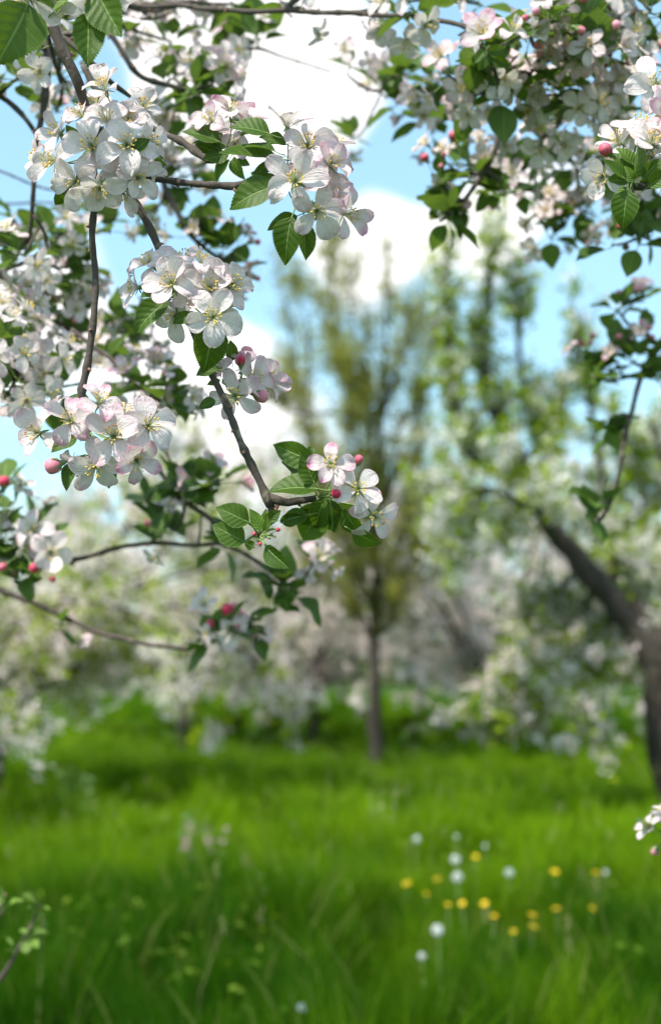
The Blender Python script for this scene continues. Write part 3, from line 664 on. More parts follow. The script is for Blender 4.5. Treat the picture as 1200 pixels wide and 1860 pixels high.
bough('pale thin twig hanging in front of the sky at the top', [[(398, 80, 2.1, 2.5), (420, 140, 2.1, 2.3), (440, 190, 2.1, 2), (462, 240, 2.12, 1.6)]], [(458, 235, 2.12, 1, 2)], 24)
bough('dark twig coming down from the left of the big bough with loose blossoms', [[(95, -40, 1.6, 8), (82, 60, 1.58, 8), (86, 140, 1.56, 8), (72, 230, 1.56, 6), (62, 330, 1.56, 5), (58, 400, 1.58, 4), (50, 440, 1.6, 3.5)], [(-40, 150, 1.56, 6), (10, 178, 1.56, 5.5), (45, 215, 1.56, 5), (70, 250, 1.57, 4)], [(62, 390, 1.57, 4), (80, 420, 1.58, 3), (88, 450, 1.6, 2)]],
      [(35, 140, 1.55, 5, 3, 0, .05), (20, 100, 1.6, 3, 4), (105, 200, 1.7, 4, 4, 0, .1, 1., dict(young=.5)), (45, 460, 1.55, 4, 3, 0, .1), (30, 470, 1.6, 3, 2, 0, .3), (60, 40, 1.6, 4, 4), (130, 170, 1.75, 3, 4, dict(young=.5)), (20, 40, 1.5, 3, 3), (110, 130, 1.7, 3, 3)], 25)
bough('leafy dark bough low on the left with many white blossoms', [[(-80, 470, 1.9, 12), (0, 500, 1.9, 11), (40, 530, 1.88, 9), (75, 560, 1.86, 7), (110, 590, 1.85, 5), (160, 610, 1.85, 4)], [(40, 530, 1.88, 6), (70, 470, 1.85, 4), (110, 430, 1.82, 4), (150, 440, 1.8, 3)]],
      [(100, 435, 1.8, 2, 6), (130, 460, 1.82, 2, 7), (75, 430, 1.85, 2, 5), (120, 500, 1.85, 2, 7, 0, .3), (85, 520, 1.8, 3, 5), (10, 500, 1.9, 4, 4), (20, 590, 1.8, 6, 2, 0, .3, 1.1), (60, 610, 1.8, 5, 2, 0, .3), (110, 570, 1.85, 5, 3, 1, .3), (140, 620, 1.9, 4, 5), (165, 480, 1.9, 2, 5), (60, 560, 1.9, 4, 3, 1), (150, 540, 1.95, 3, 4), (200, 420, 1.95, 3, 5, 0, .2), (30, 400, 2.0, 3, 4), (150, 390, 2.0, 3, 6)], 26)
bough('dense mass of white blossom on the left edge above the pink-edged cluster', [[(-90, 620, 1.55, 8), (-20, 650, 1.52, 7), (30, 675, 1.5, 6), (60, 700, 1.5, 4)]],
      [(38, 690, 1.45, 5, 2, 0, .15, 1.1), (15, 640, 1.45, 5, 1, 0, .2, 1.1), (60, 650, 1.5, 5, 1, 0, .1, 1.1), (85, 660, 1.55, 4, 2, 0, .2), (70, 720, 1.55, 3, 5), (10, 720, 1.5, 4, 2, 0, .2), (100, 705, 1.6, 3, 5), (-10, 600, 1.5, 5, 1, 0, .2, 1.1), (30, 570, 1.6, 5, 2, 0, .3)], 27)
bough('twig slanting down past the centre left with rosy buds among leaves', [[(285, 280, 1.85, 5), (300, 340, 1.85, 5), (325, 390, 1.85, 5), (360, 440, 1.85, 4.5), (400, 470, 1.85, 4), (425, 470, 1.85, 3)]],
      [(345, 425, 1.85, 1, 6, 0, .3), (385, 430, 1.85, 2, 6, 0, .3), (400, 460, 1.85, 1, 5), (428, 450, 1.82, 3, 1, 3, .9, .85), (425, 490, 1.85, 4, 1, 2, .7, .9), (345, 340, 1.95, 4, 4), (300, 330, 1.9, 3, 5), (350, 300, 2.0, 4, 2, 0, .2), (250, 400, 2.0, 2, 4)], 28)
bough('small spray of greyish blossom in front of the left cloud', [[(130, 560, 2.0, 5), (180, 590, 2.0, 4), (235, 600, 2.0, 3.5), (275, 610, 2.0, 3)]],
      [(250, 620, 1.95, 6, 4, 0, .1), (215, 590, 1.98, 3, 5), (280, 590, 2.0, 2, 5), (200, 620, 2.0, 3, 3, 0, .4), (285, 625, 2., 3, 2, 0, .1)], 29)
bough('spray of pink half-open blossoms right of the lower left cluster', [[(130, 600, 1.75, 4), (200, 650, 1.72, 4), (250, 700, 1.7, 4), (290, 730, 1.7, 3.5)]],
      [(265, 705, 1.68, 4, 2, 2, .9, 1.), (300, 725, 1.66, 4, 3, 0, .7, 1.), (320, 700, 1.7, 3, 4, 0, .2), (320, 755, 1.72, 2, 4, 0, .2), (225, 690, 1.75, 2, 5), (190, 660, 1.8, 3, 5)], 30)
bough('twig below the lower left cluster rising to a pink blossom with dark leaves', [[(235, 790, 1.9, 4), (282, 845, 1.88, 4), (310, 885, 1.86, 4.5), (345, 915, 1.86, 5), (392, 955, 1.86, 5), (410, 985, 1.88, 4)], [(290, 800, 1.9, 2), (310, 840, 1.9, 2), (330, 890, 1.88, 2)]],
      [(352, 880, 1.84, 0, 8), (385, 880, 1.82, 3, 5, 0, .6, 1.1), (400, 870, 1.84, 3, 2, 0, .7, 1.), (340, 890, 1.85, 0, 6), (285, 945, 1.95, 1, 8, 0, .3), (265, 910, 1.95, 1, 4), (410, 990, 1.85, 0, 5), (310, 970, 1.9, 1, 5, 1)], 31)
aq = bough('bare twig arching along the lower left to a pair of blossoms below the centre', [[(-120, 960, 1.75, 9), (-30, 985, 1.8, 8), (60, 1012, 1.85, 6), (105, 1022, 1.88, 5), (190, 1002, 1.9, 4.5), (270, 987, 1.9, 4.5), (340, 990, 1.9, 4), (400, 988, 1.9, 4), (460, 1015, 1.88, 4), (505, 1050, 1.86, 4), (530, 1065, 1.85, 3)], [(360, 990, 1.9, 3), (363, 960, 1.9, 2), (366, 935, 1.9, 2)]],
      [(530, 1075, 1.84, 0, 6, 0, .3, 1., dict(young=.05)), (515, 1060, 1.85, 0, 7, 0, .3, 1., dict(young=.05)), (570, 1020, 1.8, 3, 2, 0, .25, .95), (500, 1100, 1.86, 0, 4), (90, 985, 1.8, 3, 1, 0, .3, 1.), (60, 960, 1.85, 3, 4, 0, .3), (20, 925, 1.8, 1, 6), (40, 1010, 1.8, 1, 7, 1, .5, 1., dict(young=0)), (30, 1050, 1.85, 0, 6, 0, .3, 1.2, dict(young=0)), (5, 980, 1.8, 2, 6), (60, 1030, 1.8, 1, 3, 2, .8), (10, 880, 1.75, 0, 3, 2, 1., .9), (290, 985, 1.9, 0, 2)], 32)
lq = bough('lowest twig on the left drooping to two red buds and a white blossom', [[(-60, 1050, 2.1, 7), (0, 1070, 2.1, 6), (50, 1092, 2.1, 5), (100, 1112, 2.1, 5), (155, 1138, 2.08, 4.5), (210, 1158, 2.06, 4.5), (280, 1172, 2.04, 4), (345, 1176, 2.02, 4), (400, 1160, 2.0, 3)]],
      [(385, 1165, 1.98, 0, 6, 0, .3, 1., dict(young=.05)), (405, 1150, 1.96, 0, 4), (420, 1140, 1.94, 2, 2, 3, .35, .9), (460, 1145, 1.95, 1, 0, 0, .7, .8), (375, 1130, 1.97, 0, 4), (110, 1135, 2.1, 1, 3)], 33)
for z in [(420, 1138, 1.93, 84, .1, -.25, .9, .25, .5), (468, 1148, 1.97, 60, .6, .1, .6, .5, .5), (372, 1100, 2.0, 60, -.2, .6, .6, .1, .2)]: lq.flower(*z, node=P(398, 1165, 2.0))
for z in [(412, 1107, 1.93, 20, .1, .9, .3, .95), (382, 1134, 1.94, 15, -.3, .8, .3, .9)]: lq.bud(*z, node=P(398, 1165, 2.0))
for z in [(575, 1012, 1.80, 74, .3, .3, .8, .4, .2), (560, 1040, 1.84, 50, -.2, -.2, .8, .3, .4)]: aq.flower(*z, node=P(535, 1050, 1.86))
for z in [(62, 965, 1.74, 84, -.2, .4, .8, .25, .1), (92, 1002, 1.72, 88, .3, -.1, .9, .1, .0), (75, 990, 1.8, 70, 0, .2, .8, .3, .3)]: aq.flower(*z, node=P(50, 1010, 1.85))
for z in [(8, 876, 1.72, 20, .1, .8, .3, .9), (62, 1031, 1.72, 17, .4, -.4, .5, .9), (6, 1029, 1.72, 17, -.3, -.3, .5, .7)]: aq.bud(*z, node=P(40, 1010, 1.83))
# top right
bough('thin forked twig with leafy tufts hanging in the sky right of centre', [[(640, -40, 1.95, 5), (684, 15, 1.95, 4), (695, 60, 1.95, 3.5), (715, 110, 1.95, 4), (722, 145, 1.95, 4.5), (740, 180, 1.95, 4), (770, 210, 1.95, 3)], [(722, 130, 1.95, 3), (690, 165, 2.0, 3), (650, 150, 2.0, 3), (630, 135, 2.0, 2)], [(700, 140, 1.95, 2.4), (690, 170, 2.1, 2), (660, 235, 2.3, 2), (640, 250, 2.3, 2)]],
      [(637, 118, 2.0, 3, 6, 0, .5), (737, 135, 1.95, 1, 7, 0, .3), (722, 185, 1.95, 1, 7, 0, .3, 1., dict(young=0)), (770, 215, 1.95, 2, 7, 0, .3, 1., dict(young=0)), (790, 185, 1.95, 4, 1, 0, .5), (640, 250, 2.3, 3, 7, 0, .4), (785, 240, 2., 2, 3, 0, .2), (770, 190, 2.0, 3, 2, 0, .3), (785, 150, 1.9, 1, 5), (700, 175, 2.1, 2, 2)], 41)
bough('thick dark bough crowded with blossom and leaves filling the top right', [[(1180, -150, 1.55, 14), (1110, -60, 1.55, 13), (1060, 10, 1.55, 11), (1020, 62, 1.55, 10), (975, 115, 1.55, 10), (950, 140, 1.55, 9), (905, 165, 1.56, 7), (870, 170, 1.58, 5), (830, 150, 1.6, 4)], [(1120, -30, 1.6, 7), (1180, 60, 1.6, 6), (1230, 90, 1.6, 6)], [(900, 165, 1.56, 5), (880, 120, 1.5, 4), (872, 80, 1.45, 3)], [(1150, 20, 1.58, 6), (1110, 90, 1.6, 5), (1080, 150, 1.62, 5), (1040, 200, 1.65, 4)]],
      [(925, 75, 1.48, 4, 4, 0, .1), (880, 100, 1.5, 2, 7, 0, .1, 1., dict(young=.1)), (900, 135, 1.5, 1, 8, 0, .1, 1., dict(young=.15)), (835, 140, 1.6, 5, 2, 0, .5, 1.), (800, 130, 1.65, 3, 1, 0, .5), (860, 180, 1.6, 5, 4, 0, .2), (915, 175, 1.55, 3, 6, 0, .2),
       (960, 55, 1.5, 4, 3, 0, .15), (1000, 30, 1.45, 2, 5, 4, .4, .9), (1050, 60, 1.5, 1, 6, 3, .4), (1030, 110, 1.52, 5, 3, 2, .15), (1085, 100, 1.5, 4, 3, 3, .2), (1000, 160, 1.6, 7, 2, 0, .15, 1.15), (1045, 185, 1.6, 7, 2, 0, .15, 1.15), (965, 175, 1.62, 6, 3, 0, .3, 1.1), (1010, 225, 1.65, 7, 2, 0, .05, 1.1, dict(down=.4)), (1090, 160, 1.6, 5, 4, 0, .3),
       (1130, 60, 1.55, 4, 5, 1), (1150, 110, 1.6, 2, 6), (1180, 20, 1.5, 2, 6, 1), (1110, 20, 1.55, 3, 5, 1), (1130, 200, 1.65, 4, 4, 0, .2), (1080, 230, 1.7, 4, 3, 0, .2), (940, 110, 1.55, 3, 5), (1160, 160, 1.7, 4, 5), (1060, 20, 1.6, 3, 6), (1190, 90, 1.6, 3, 5)], 42)
q = Bough('single cupped blossom facing the lens at the tip of the top right bough', group=GS, seed=43)
q.wood([(905, 150, 1.47, 4), (890, 110, 1.43, 3.5), (878, 85, 1.40, 3)]); q.flower(875, 62, 1.38, 88, -.05, .35, .9, .5, .35, P(878, 85, 1.40)); q.flower(928, 60, 1.42, 74, .4, .75, .4, .1, .0, P(890, 105, 1.42))
for z in [(885, 95, 920, 88, 1.41, 0, 20, .1), (882, 90, 860, 120, 1.4, 0, 10, .05), (890, 105, 930, 118, 1.42, 0, 30, .0), (880, 95, 870, 130, 1.41, 0, -20, .1)]: q.leaf(*z)
bough('dark twig curving down the right sky to leaf tufts and red buds', [[(1030, 170, 1.75, 6), (985, 200, 1.75, 5.5), (930, 205, 1.75, 5.5), (905, 250, 1.75, 5), (880, 310, 1.75, 5), (850, 355, 1.75, 4.5), (815, 390, 1.75, 4), (798, 402, 1.75, 3)], [(930, 205, 1.75, 5), (890, 200, 1.76, 4), (858, 190, 1.78, 4)]],
      [(800, 375, 1.75, 0, 7), (815, 395, 1.75, 0, 6), (835, 300, 1.78, 2, 5, 0, .3), (860, 320, 1.76, 0, 5), (795, 330, 1.74, 1, 2, 2, .8, 1.), (810, 295, 1.76, 1, 0, 3, .7, 1.), (875, 295, 1.8, 4, 2, 0, .15), (915, 350, 1.76, 0, 3), (900, 225, 1.8, 3, 1, 0, .1), (850, 190, 1.78, 4, 4, 0, .2), (885, 340, 1.82, 1, 4)], 44)
bough('dark twig under the right bough carrying round blossom balls', [[(1150, 150, 1.95, 6), (1060, 190, 1.92, 6), (1000, 235, 1.9, 5.5), (965, 280, 1.9, 5), (945, 315, 1.9, 4.5), (925, 335, 1.9, 3)], [(1000, 235, 1.9, 4), (1030, 280, 1.95, 4), (1050, 330, 2.0, 3), (1040, 390, 2.05, 3)]],
      [(925, 320, 1.88, 1, 7), (950, 345, 1.9, 0, 5), (920, 345, 1.9, 2, 4), (995, 270, 1.92, 6, 3, 0, .35, 1.05), (1020, 300, 1.95, 4, 6, 0, .3), (1055, 300, 1.95, 5, 4, 0, .4), (1075, 325, 1.98, 5, 3, 0, .3), (985, 380, 2.05, 5, 3, 0, .4), (1010, 405, 2.05, 5, 2, 0, .4), (1060, 385, 2.05, 4, 4, 0, .3), (1030, 365, 2.05, 2, 5), (1000, 430, 2.05, 2, 3), (1100, 290, 2., 4, 4), (1080, 390, 2.05, 3, 3, 0, .2)], 45)
bough('dark leafy twig entering from the right edge below the pink bud', [[(1310, 330, 1.72, 9), (1240, 350, 1.72, 8), (1190, 365, 1.72, 7), (1170, 400, 1.72, 5), (1160, 440, 1.72, 4)]],
      [(1160, 440, 1.7, 0, 6), (1175, 390, 1.7, 2, 6), (1185, 350, 1.7, 4, 4, 0, .2), (1110, 445, 1.72, 1, 1, 3, .7, .8), (1150, 350, 1.75, 4, 5), (1180, 430, 1.75, 0, 4)], 46)
bough('dark twig with rosy buds hanging down the right side', [[(1300, 560, 2.1, 9), (1240, 590, 2.1, 8), (1195, 630, 2.1, 7), (1165, 680, 2.1, 5.5), (1148, 740, 2.1, 4.5), (1132, 810, 2.1, 4.5), (1118, 880, 2.1, 4), (1098, 930, 2.1, 4), (1085, 950, 2.1, 3)], [(1195, 630, 2.1, 5), (1165, 598, 2.1, 4), (1140, 590, 2.1, 3.5), (1125, 570, 2.1, 3)], [(1165, 680, 2.1, 4), (1110, 690, 2.1, 3), (1070, 685, 2.1, 2.5)]],
      [(1120, 560, 2.1, 0, 7), (1155, 545, 2.1, 1, 3, 3, .9, .9), (1110, 640, 2.1, 1, 2, 5, .9, .9), (1060, 640, 2.15, 1, 0, 3, .9, .9), (1075, 680, 2.1, 0, 6), (1110, 672, 2.1, 0, 7), (1150, 655, 2.1, 0, 8), (1185, 650, 2.1, 1, 6, 3, .8), (1175, 610, 2.1, 1, 3, 3, .8), (1100, 770, 2.15, 0, 6), (1115, 790, 2.15, 0, 4), (1090, 910, 2.1, 0, 6), (1075, 935, 2.1, 0, 5), (1195, 690, 2.1, 1, 5)], 47)
q = bough('white blossom ball poking in at the right edge over the grass', [[(1330, 1410, 1.7, 6), (1270, 1460, 1.7, 5), (1214, 1505, 1.7, 3)]], [(1210, 1515, 1.7, 9, 1, 1, .2, .95)], 48)
# low sprouts, bottom left
q = Bough('bare shoot with yellow-green bud tips at the bottom left', cat='shoot', seed=50, name='young_shoot')
q.wood([(-60, 1900, 2.3, 6), (-25, 1820, 2.3, 5), (15, 1755, 2.3, 4), (45, 1705, 2.3, 2.2), (66, 1662, 2.3, 1.8)])
for (x, y) in [(72, 1640), (32, 1725), (50, 1700)]: q.cluster(x, y, 2.3, 0, 4, 0, leafs=.5, young=.95)
q = Bough('short sprig with a pink bud cut by the lower left edge', cat='shoot', seed=51, name='young_shoot')
q.wood([(-90, 1720, 2.2, 5), (-40, 1690, 2.2, 4), (0, 1665, 2.2, 3)]); q.cluster(6, 1648, 2.2, 0, 4, 2, 1., .8, .5, .95)

# ------------------------------------------------------------------ meadow
rng = np.random.default_rng(5)
def gz(x, y):
    return .10 * np.sin(x * .31 + 1.2) * np.sin(y * .23 + .4) + .06 * np.sin(x * .9 + y * .5) + .0006 * np.maximum(0, y - 25) ** 1.3
def mat_ground():
    m, nt = newmat('meadow_ground'); tcn = N(nt, 'ShaderNodeTexCoord')
    n1 = noise_(nt, tcn.outputs['Object'], .35, 4); n2 = noise_(nt, tcn.outputs['Object'], 9, 4)
    c = mix_(nt, n1, (.016, .045, .005), (.05, .10, .010)); c = mix_(nt, smooth(nt, n2, .45, .7, 0, .5), c, (.012, .03, .005))
    o = N(nt, 'ShaderNodeOutputMaterial'); p = N(nt, 'ShaderNodeBsdfPrincipled'); p.inputs['Roughness'].default_value = 1; p.inputs['Specular IOR Level'].default_value = .1
    nt.links.new(c, p.inputs['Base Color']); nt.links.new(p.outputs[0], o.inputs['Surface']); return m
ys = np.concatenate([np.arange(-6, 40, .5), np.arange(40, 120, 4), np.array([160, 250, 400, 700, 1200.])])
xs = np.concatenate([-np.array([1200, 600, 300, 150, 80.]), np.arange(-45, 45.1, .75), np.array([80, 150, 300, 600, 1200.])])
X, Y = np.meshgrid(xs, ys); V = np.stack([X, Y, gz(X, Y)], -1).reshape(-1, 3); nx = len(xs)
i, j = np.meshgrid(np.arange(len(ys) - 1), np.arange(nx - 1), indexing='ij'); a = (i * nx + j).ravel()
g = link('ground', np_mesh('ground', V, np.stack([a, a + 1, a + nx + 1, a + nx], 1), [mat_ground()], smooth=True)); tag(g, 'grassy orchard floor reaching to the far trees', None, None, 'structure')

# tuft-wise blade colour: patchy tone, plus dapple, sunlit band and foreground shade painted in
def mat_grass():
    m, nt = newmat('grass_blade'); 
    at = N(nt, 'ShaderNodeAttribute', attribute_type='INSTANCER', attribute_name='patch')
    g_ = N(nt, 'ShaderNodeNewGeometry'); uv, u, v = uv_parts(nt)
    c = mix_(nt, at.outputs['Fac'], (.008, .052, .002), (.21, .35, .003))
    c = mix_(nt, math_(nt, 'MULTIPLY', g_.outputs['Random Per Island'], .45), c, (.06, .165, .003))
    c = mix_(nt, smooth(nt, g_.outputs['Random Per Island'], .90, .97, 0, .55), c, (.30, .27, .09))
    thin(nt, c, mix_(nt, .6, c, (.15, .36, .002)), .42, .75, None, .08); return m
GM = mat_grass()
src = bpy.data.collections.new('grass_sources')
def tuft(seed, n, h, spread):
    r = np.random.default_rng(seed); V, Fc, U = [], [], []
    for k in range(n):
        a = r.uniform(0, 6.28); rr = spread * math.sqrt(r.uniform()); bx, by = rr * math.cos(a), rr * math.sin(a); H = h * r.uniform(.45, 1.1); w_ = r.uniform(.0022, .0048)
        la = r.uniform(0, 6.28); lean = r.uniform(.05, .55) * H; fa = r.uniform(0, 6.28); fx, fy = math.cos(fa) * w_, math.sin(fa) * w_; b0 = len(V)
        for q, (t, ww) in enumerate([(0, .8), (.4, 1), (.75, .7), (1, 0)]):
            x = bx + math.cos(la) * lean * t * t; y = by + math.sin(la) * lean * t * t; z = H * t * (1 - .25 * t * lean / H)
            if q < 3: V += [(x - fx * ww, y - fy * ww, z), (x + fx * ww, y + fy * ww, z)]; U += [(0, t), (1, t)]
            else: V.append((x, y, z)); U.append((.5, 1))
        Fc += [(b0, b0 + 1, b0 + 3, b0 + 2), (b0 + 2, b0 + 3, b0 + 5, b0 + 4), (b0 + 4, b0 + 5, b0 + 6)]
    mb = MB(); mb.add(V, Fc, 0, U); me = mb.mesh('grass_tuft', [GM]); o = bpy.data.objects.new('grass_tuft', me); src.objects.link(o)
for s_ in range(6): tuft(s_ + 1, 46, (.30, .36, .26, .40, .33, .28)[s_], .11)
# positions: thick close by, thinner far away
pts = []
def scatter(n, y0, y1, side):
    y = np.sqrt(rng.uniform(y0 ** 2, y1 ** 2, n)); x = rng.uniform(-1, 1, n) * (side + .26 * y); return np.stack([x, y], 1)
pts = np.concatenate([scatter(6500, 2.5, 9, 1.5), scatter(9500, 9, 22, 2.5), scatter(5500, 22, 60, 6)])
from mathutils import noise as mn
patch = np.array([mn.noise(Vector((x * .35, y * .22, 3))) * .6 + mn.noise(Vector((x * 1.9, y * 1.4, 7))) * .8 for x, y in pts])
patch = np.clip(.42 + patch * 1.1 + .34 * np.exp(-((pts[:, 1] - 14.5) / 4.5) ** 2) - .32 * np.clip((9.5 - pts[:, 1]) / 2, 0, 1), 0, 1)  # sunlit band mid-distance and tree shade close by, put into the blade colour
size = np.array([.92 + .4 * mn.noise(Vector((x * .7, y * .6, 1))) + .75 * mn.noise(Vector((x * 2.6, y * 1.9, 5))) for x, y in pts]).clip(.3, 1.7) * rng.uniform(.75, 1.15, len(pts)) * np.where(pts[:, 1] > 22, 1.35, 1)
gm = bpy.data.meshes.new('grass'); gm.vertices.add(len(pts)); gm.vertices.foreach_set('co', np.stack([pts[:, 0], pts[:, 1], gz(pts[:, 0], pts[:, 1]) - .01], 1).astype(np.float32).ravel())
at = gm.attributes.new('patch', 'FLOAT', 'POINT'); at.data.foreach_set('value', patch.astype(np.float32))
at = gm.attributes.new('size', 'FLOAT', 'POINT'); at.data.foreach_set('value', size.astype(np.float32))
at = gm.attributes.new('turn', 'FLOAT', 'POINT'); at.data.foreach_set('value', rng.uniform(0, 6.28, len(pts)).astype(np.float32))
go = link('grass', gm); tag(go, 'tall soft green meadow grass', None, None, 'stuff')
ng = bpy.data.node_groups.new('grass_scatter', 'GeometryNodeTree')
ng.interface.new_socket('Geometry', in_out='INPUT', socket_type='NodeSocketGeometry'); ng.interface.new_socket('Geometry', in_out='OUTPUT', socket_type='NodeSocketGeometry')
gi = ng.nodes.new('NodeGroupInput'); gout = ng.nodes.new('NodeGroupOutput'); ip = ng.nodes.new('GeometryNodeInstanceOnPoints'); ci = ng.nodes.new('GeometryNodeCollectionInfo')
ci.inputs['Collection'].default_value = src; ci.inputs['Separate Children'].default_value = True; ci.inputs['Reset Children'].default_value = True
na = ng.nodes.new('GeometryNodeInputNamedAttribute'); na.data_type = 'FLOAT'; na.inputs['Name'].default_value = 'size'
nb_ = ng.nodes.new('GeometryNodeInputNamedAttribute'); nb_.data_type = 'FLOAT'; nb_.inputs['Name'].default_value = 'turn'
cx = ng.nodes.new('ShaderNodeCombineXYZ'); ri = ng.nodes.new('FunctionNodeRandomValue'); ri.data_type = 'INT'
for s_ in ri.inputs:
    if s_.type == 'INT' and s_.name == 'Min': s_.default_value = 0
    if s_.type == 'INT' and s_.name == 'Max': s_.default_value = 5
L = ng.links.new
L(gi.outputs[0], ip.inputs['Points']); L(ci.outputs[0], ip.inputs['Instance']); ip.inputs['Pick Instance'].default_value = True
L([o for o in ri.outputs if o.type == 'INT'][0], ip.inputs['Instance Index'])
L(nb_.outputs[0], cx.inputs[2]); L(cx.outputs[0], ip.inputs['Rotation']); L(na.outputs[0], ip.inputs['Scale']); L(ip.outputs[0], gout.inputs[0])
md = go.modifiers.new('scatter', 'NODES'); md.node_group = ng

# ------------------------------------------------------------------ orchard trees
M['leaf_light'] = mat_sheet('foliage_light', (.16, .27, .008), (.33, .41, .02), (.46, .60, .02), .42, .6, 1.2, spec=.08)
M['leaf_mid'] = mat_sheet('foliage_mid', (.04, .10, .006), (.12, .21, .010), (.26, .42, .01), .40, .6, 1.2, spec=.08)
M['leaf_olive'] = mat_sheet('foliage_olive', (.20, .22, .045), (.34, .35, .07), (.44, .46, .05), .38, .7, 1.2, spec=.05)
M['blossom_white'] = mat_sheet('blossom_white', (.80, .79, .74), (.84, .80, .78), (.9, .88, .82), .38, .6, .8)
M['blossom_pink'] = mat_sheet('blossom_pink', (.84, .70, .70), (.87, .82, .79), (.94, .84, .82), .38, .6, .8)
def rand_frames(n, up=.5, r=rng):
    z = r.normal(size=(n, 3)); z[:, 2] = np.abs(z[:, 2]) + up; z /= np.linalg.norm(z, axis=1, keepdims=True)
    a = r.normal(size=(n, 3)); x = a - z * (a * z).sum(1, keepdims=True); x /= np.linalg.norm(x, axis=1, keepdims=True)
    return x, np.cross(z, x), z
def leaves_mesh(name, c, size, mat, wid=.55, up=.5):
    """folded pointed leaves, six corners each"""
    n = len(c); x, y, z = rand_frames(n, up); s = (size * rng.uniform(.6, 1.25, n))[:, None]
    pts_ = [(-.5, 0, 0), (-.12, wid * .5, .10), (.5, 0, -.06), (-.12, -wid * .5, .10)]
    V = np.stack([c + s * (p[0] * x + p[1] * y + p[2] * z) for p in pts_], 1).reshape(-1, 3)
    b = np.arange(n)[:, None] * 4; Fc = np.concatenate([b + [0, 2, 1], b + [0, 3, 2]], 1).reshape(-1, 3)
    return np_mesh(name, V, Fc, [mat])
def blossoms_mesh(name, c, size, mat, up=.2):
    n = len(c); x, y, z = rand_frames(n, up); s = (size * rng.uniform(.7, 1.2, n))[:, None]; V = [c - s * .10 * z]
    for k in range(5):
        a = k * 1.2566
        V.append(c + s * (.5 * math.cos(a) * x + .5 * math.sin(a) * y + .10 * z)); V.append(c + s * (.24 * math.cos(a + .628) * x + .24 * math.sin(a + .628) * y + .0 * z))
    V = np.stack(V, 1).reshape(-1, 3); b = np.arange(n)[:, None] * 11
    Fc = np.concatenate([b + [0, 1 + q, 1 + (q + 1) % 10] for q in range(10)], 1).reshape(-1, 3)
    return np_mesh(name, V, Fc, [mat])
def limb_path(p0, d, L, r, up=.0, wig=.25, n=6):
    p = [np.array(p0, float)]; d = np.array(d, float); d /= np.linalg.norm(d)
    for k in range(n):
        d = d + r.normal(size=3) * wig / math.sqrt(n) + np.array([0, 0, up / n]); d /= np.linalg.norm(d); p.append(p[-1] + d * L / n)
    return np.array(p)
def clumps(paths, per_m, nmin, nmax, sig, r, t0=.15, drop=0.):
    """clump centres along twigs, then points gathered in each clump"""
    out_ = []
    for p in paths:
        L = np.linalg.norm(np.diff(p, axis=0), axis=1).sum(); k = max(1, int(L * per_m)); s_ = r.uniform(t0, 1, k); i_ = s_ * (len(p) - 1); a = i_.astype(int).clip(0, len(p) - 2); f = (i_ - a)[:, None]
        c = p[a] * (1 - f) + p[a + 1] * f + r.normal(size=(k, 3)) * sig * .6 - np.array([0, 0, drop]) * r.uniform(0, 1, (k, 1))
        m = r.integers(nmin, nmax + 1, k); cc = np.repeat(c, m, 0); out_.append(cc + r.normal(size=cc.shape) * sig)
    return np.concatenate(out_) if out_ else np.zeros((0, 3))
class Tree:
    def __init__(s, base, label, name='apple_tree', cat='tree', group='orchard trees behind', seed=1):
        s.root = empty(name, base, label, cat, group); s.o = np.array(base, float); s.r = np.random.default_rng(seed); s.fine = []; s.limbs = []; s.nl = 0
    def limb(s, p, r0, r1, name='limb', sides=8):
        pp = catmull(list(p), 4); k = len(pp); rad = np.linspace(r0, r1, k) * (1 + .10 * np.sin(np.arange(k) * 1.7 + s.r.uniform(0, 6)) + .10 * s.r.uniform(-1, 1, k)); pp = pp + s.r.normal(size=pp.shape) * rad[:, None] * .14
        mb = MB(); tube(mb, pp - s.o, rad, sides); link(name, mb.mesh(name, [M['trunk']]), s.root); s.limbs.append((pp, rad)); return pp
    def twigs(s, pp, n, L, r0, up=.3, out_=.8, t0=.2, wig=.5, sub=2, droop=0.):
        res = []
        for k in range(n):
            t = s.r.uniform(t0, 1); i_ = min(int(t * (len(pp) - 1)), len(pp) - 2); tan = pp[i_ + 1] - pp[i_]; tan /= np.linalg.norm(tan); v = s.r.normal(size=3); v -= tan * v.dot(tan); v /= np.linalg.norm(v)
            d = v * out_ + tan * (1 - out_ * .4) + np.array([0, 0, up]); q = limb_path(pp[i_], d, L * s.r.uniform(.6, 1.2), s.r, up - droop, wig); res.append((q, r0)); s.fine.append(q)
            for _ in range(sub):
                j_ = s.r.integers(1, len(q) - 1); v2 = s.r.normal(size=3); q2 = limb_path(q[j_], d * .6 + v2 * .5, L * .5 * s.r.uniform(.6, 1.2), s.r, up * .6 - droop, wig); res.append((q2, r0 * .6)); s.fine.append(q2)
        return res
    def finish_twigs(s, tw):
        mb = MB()
        for q, r0 in tw: tube(mb, q - s.o, np.linspace(r0, r0 * .3, len(q)), 4, 0, False)
        tag(link('twigs', mb.mesh('twigs', [M['trunk']]), s.root), kind='stuff')
    def foliage(s, name, pts_, size, mat, blossom=False, **kw):
        me = (blossoms_mesh if blossom else leaves_mesh)(name, pts_ - s.o, size, M[mat], **kw); tag(link(name, me, s.root), kind='stuff')
def G3(px, py, d):   # ground point under a pixel column at distance d along the view
    p = P(px, py, d); p.z = float(gz(p.x, p.y)); return np.array(p)
def PP(*a): return np.array(P(*a))

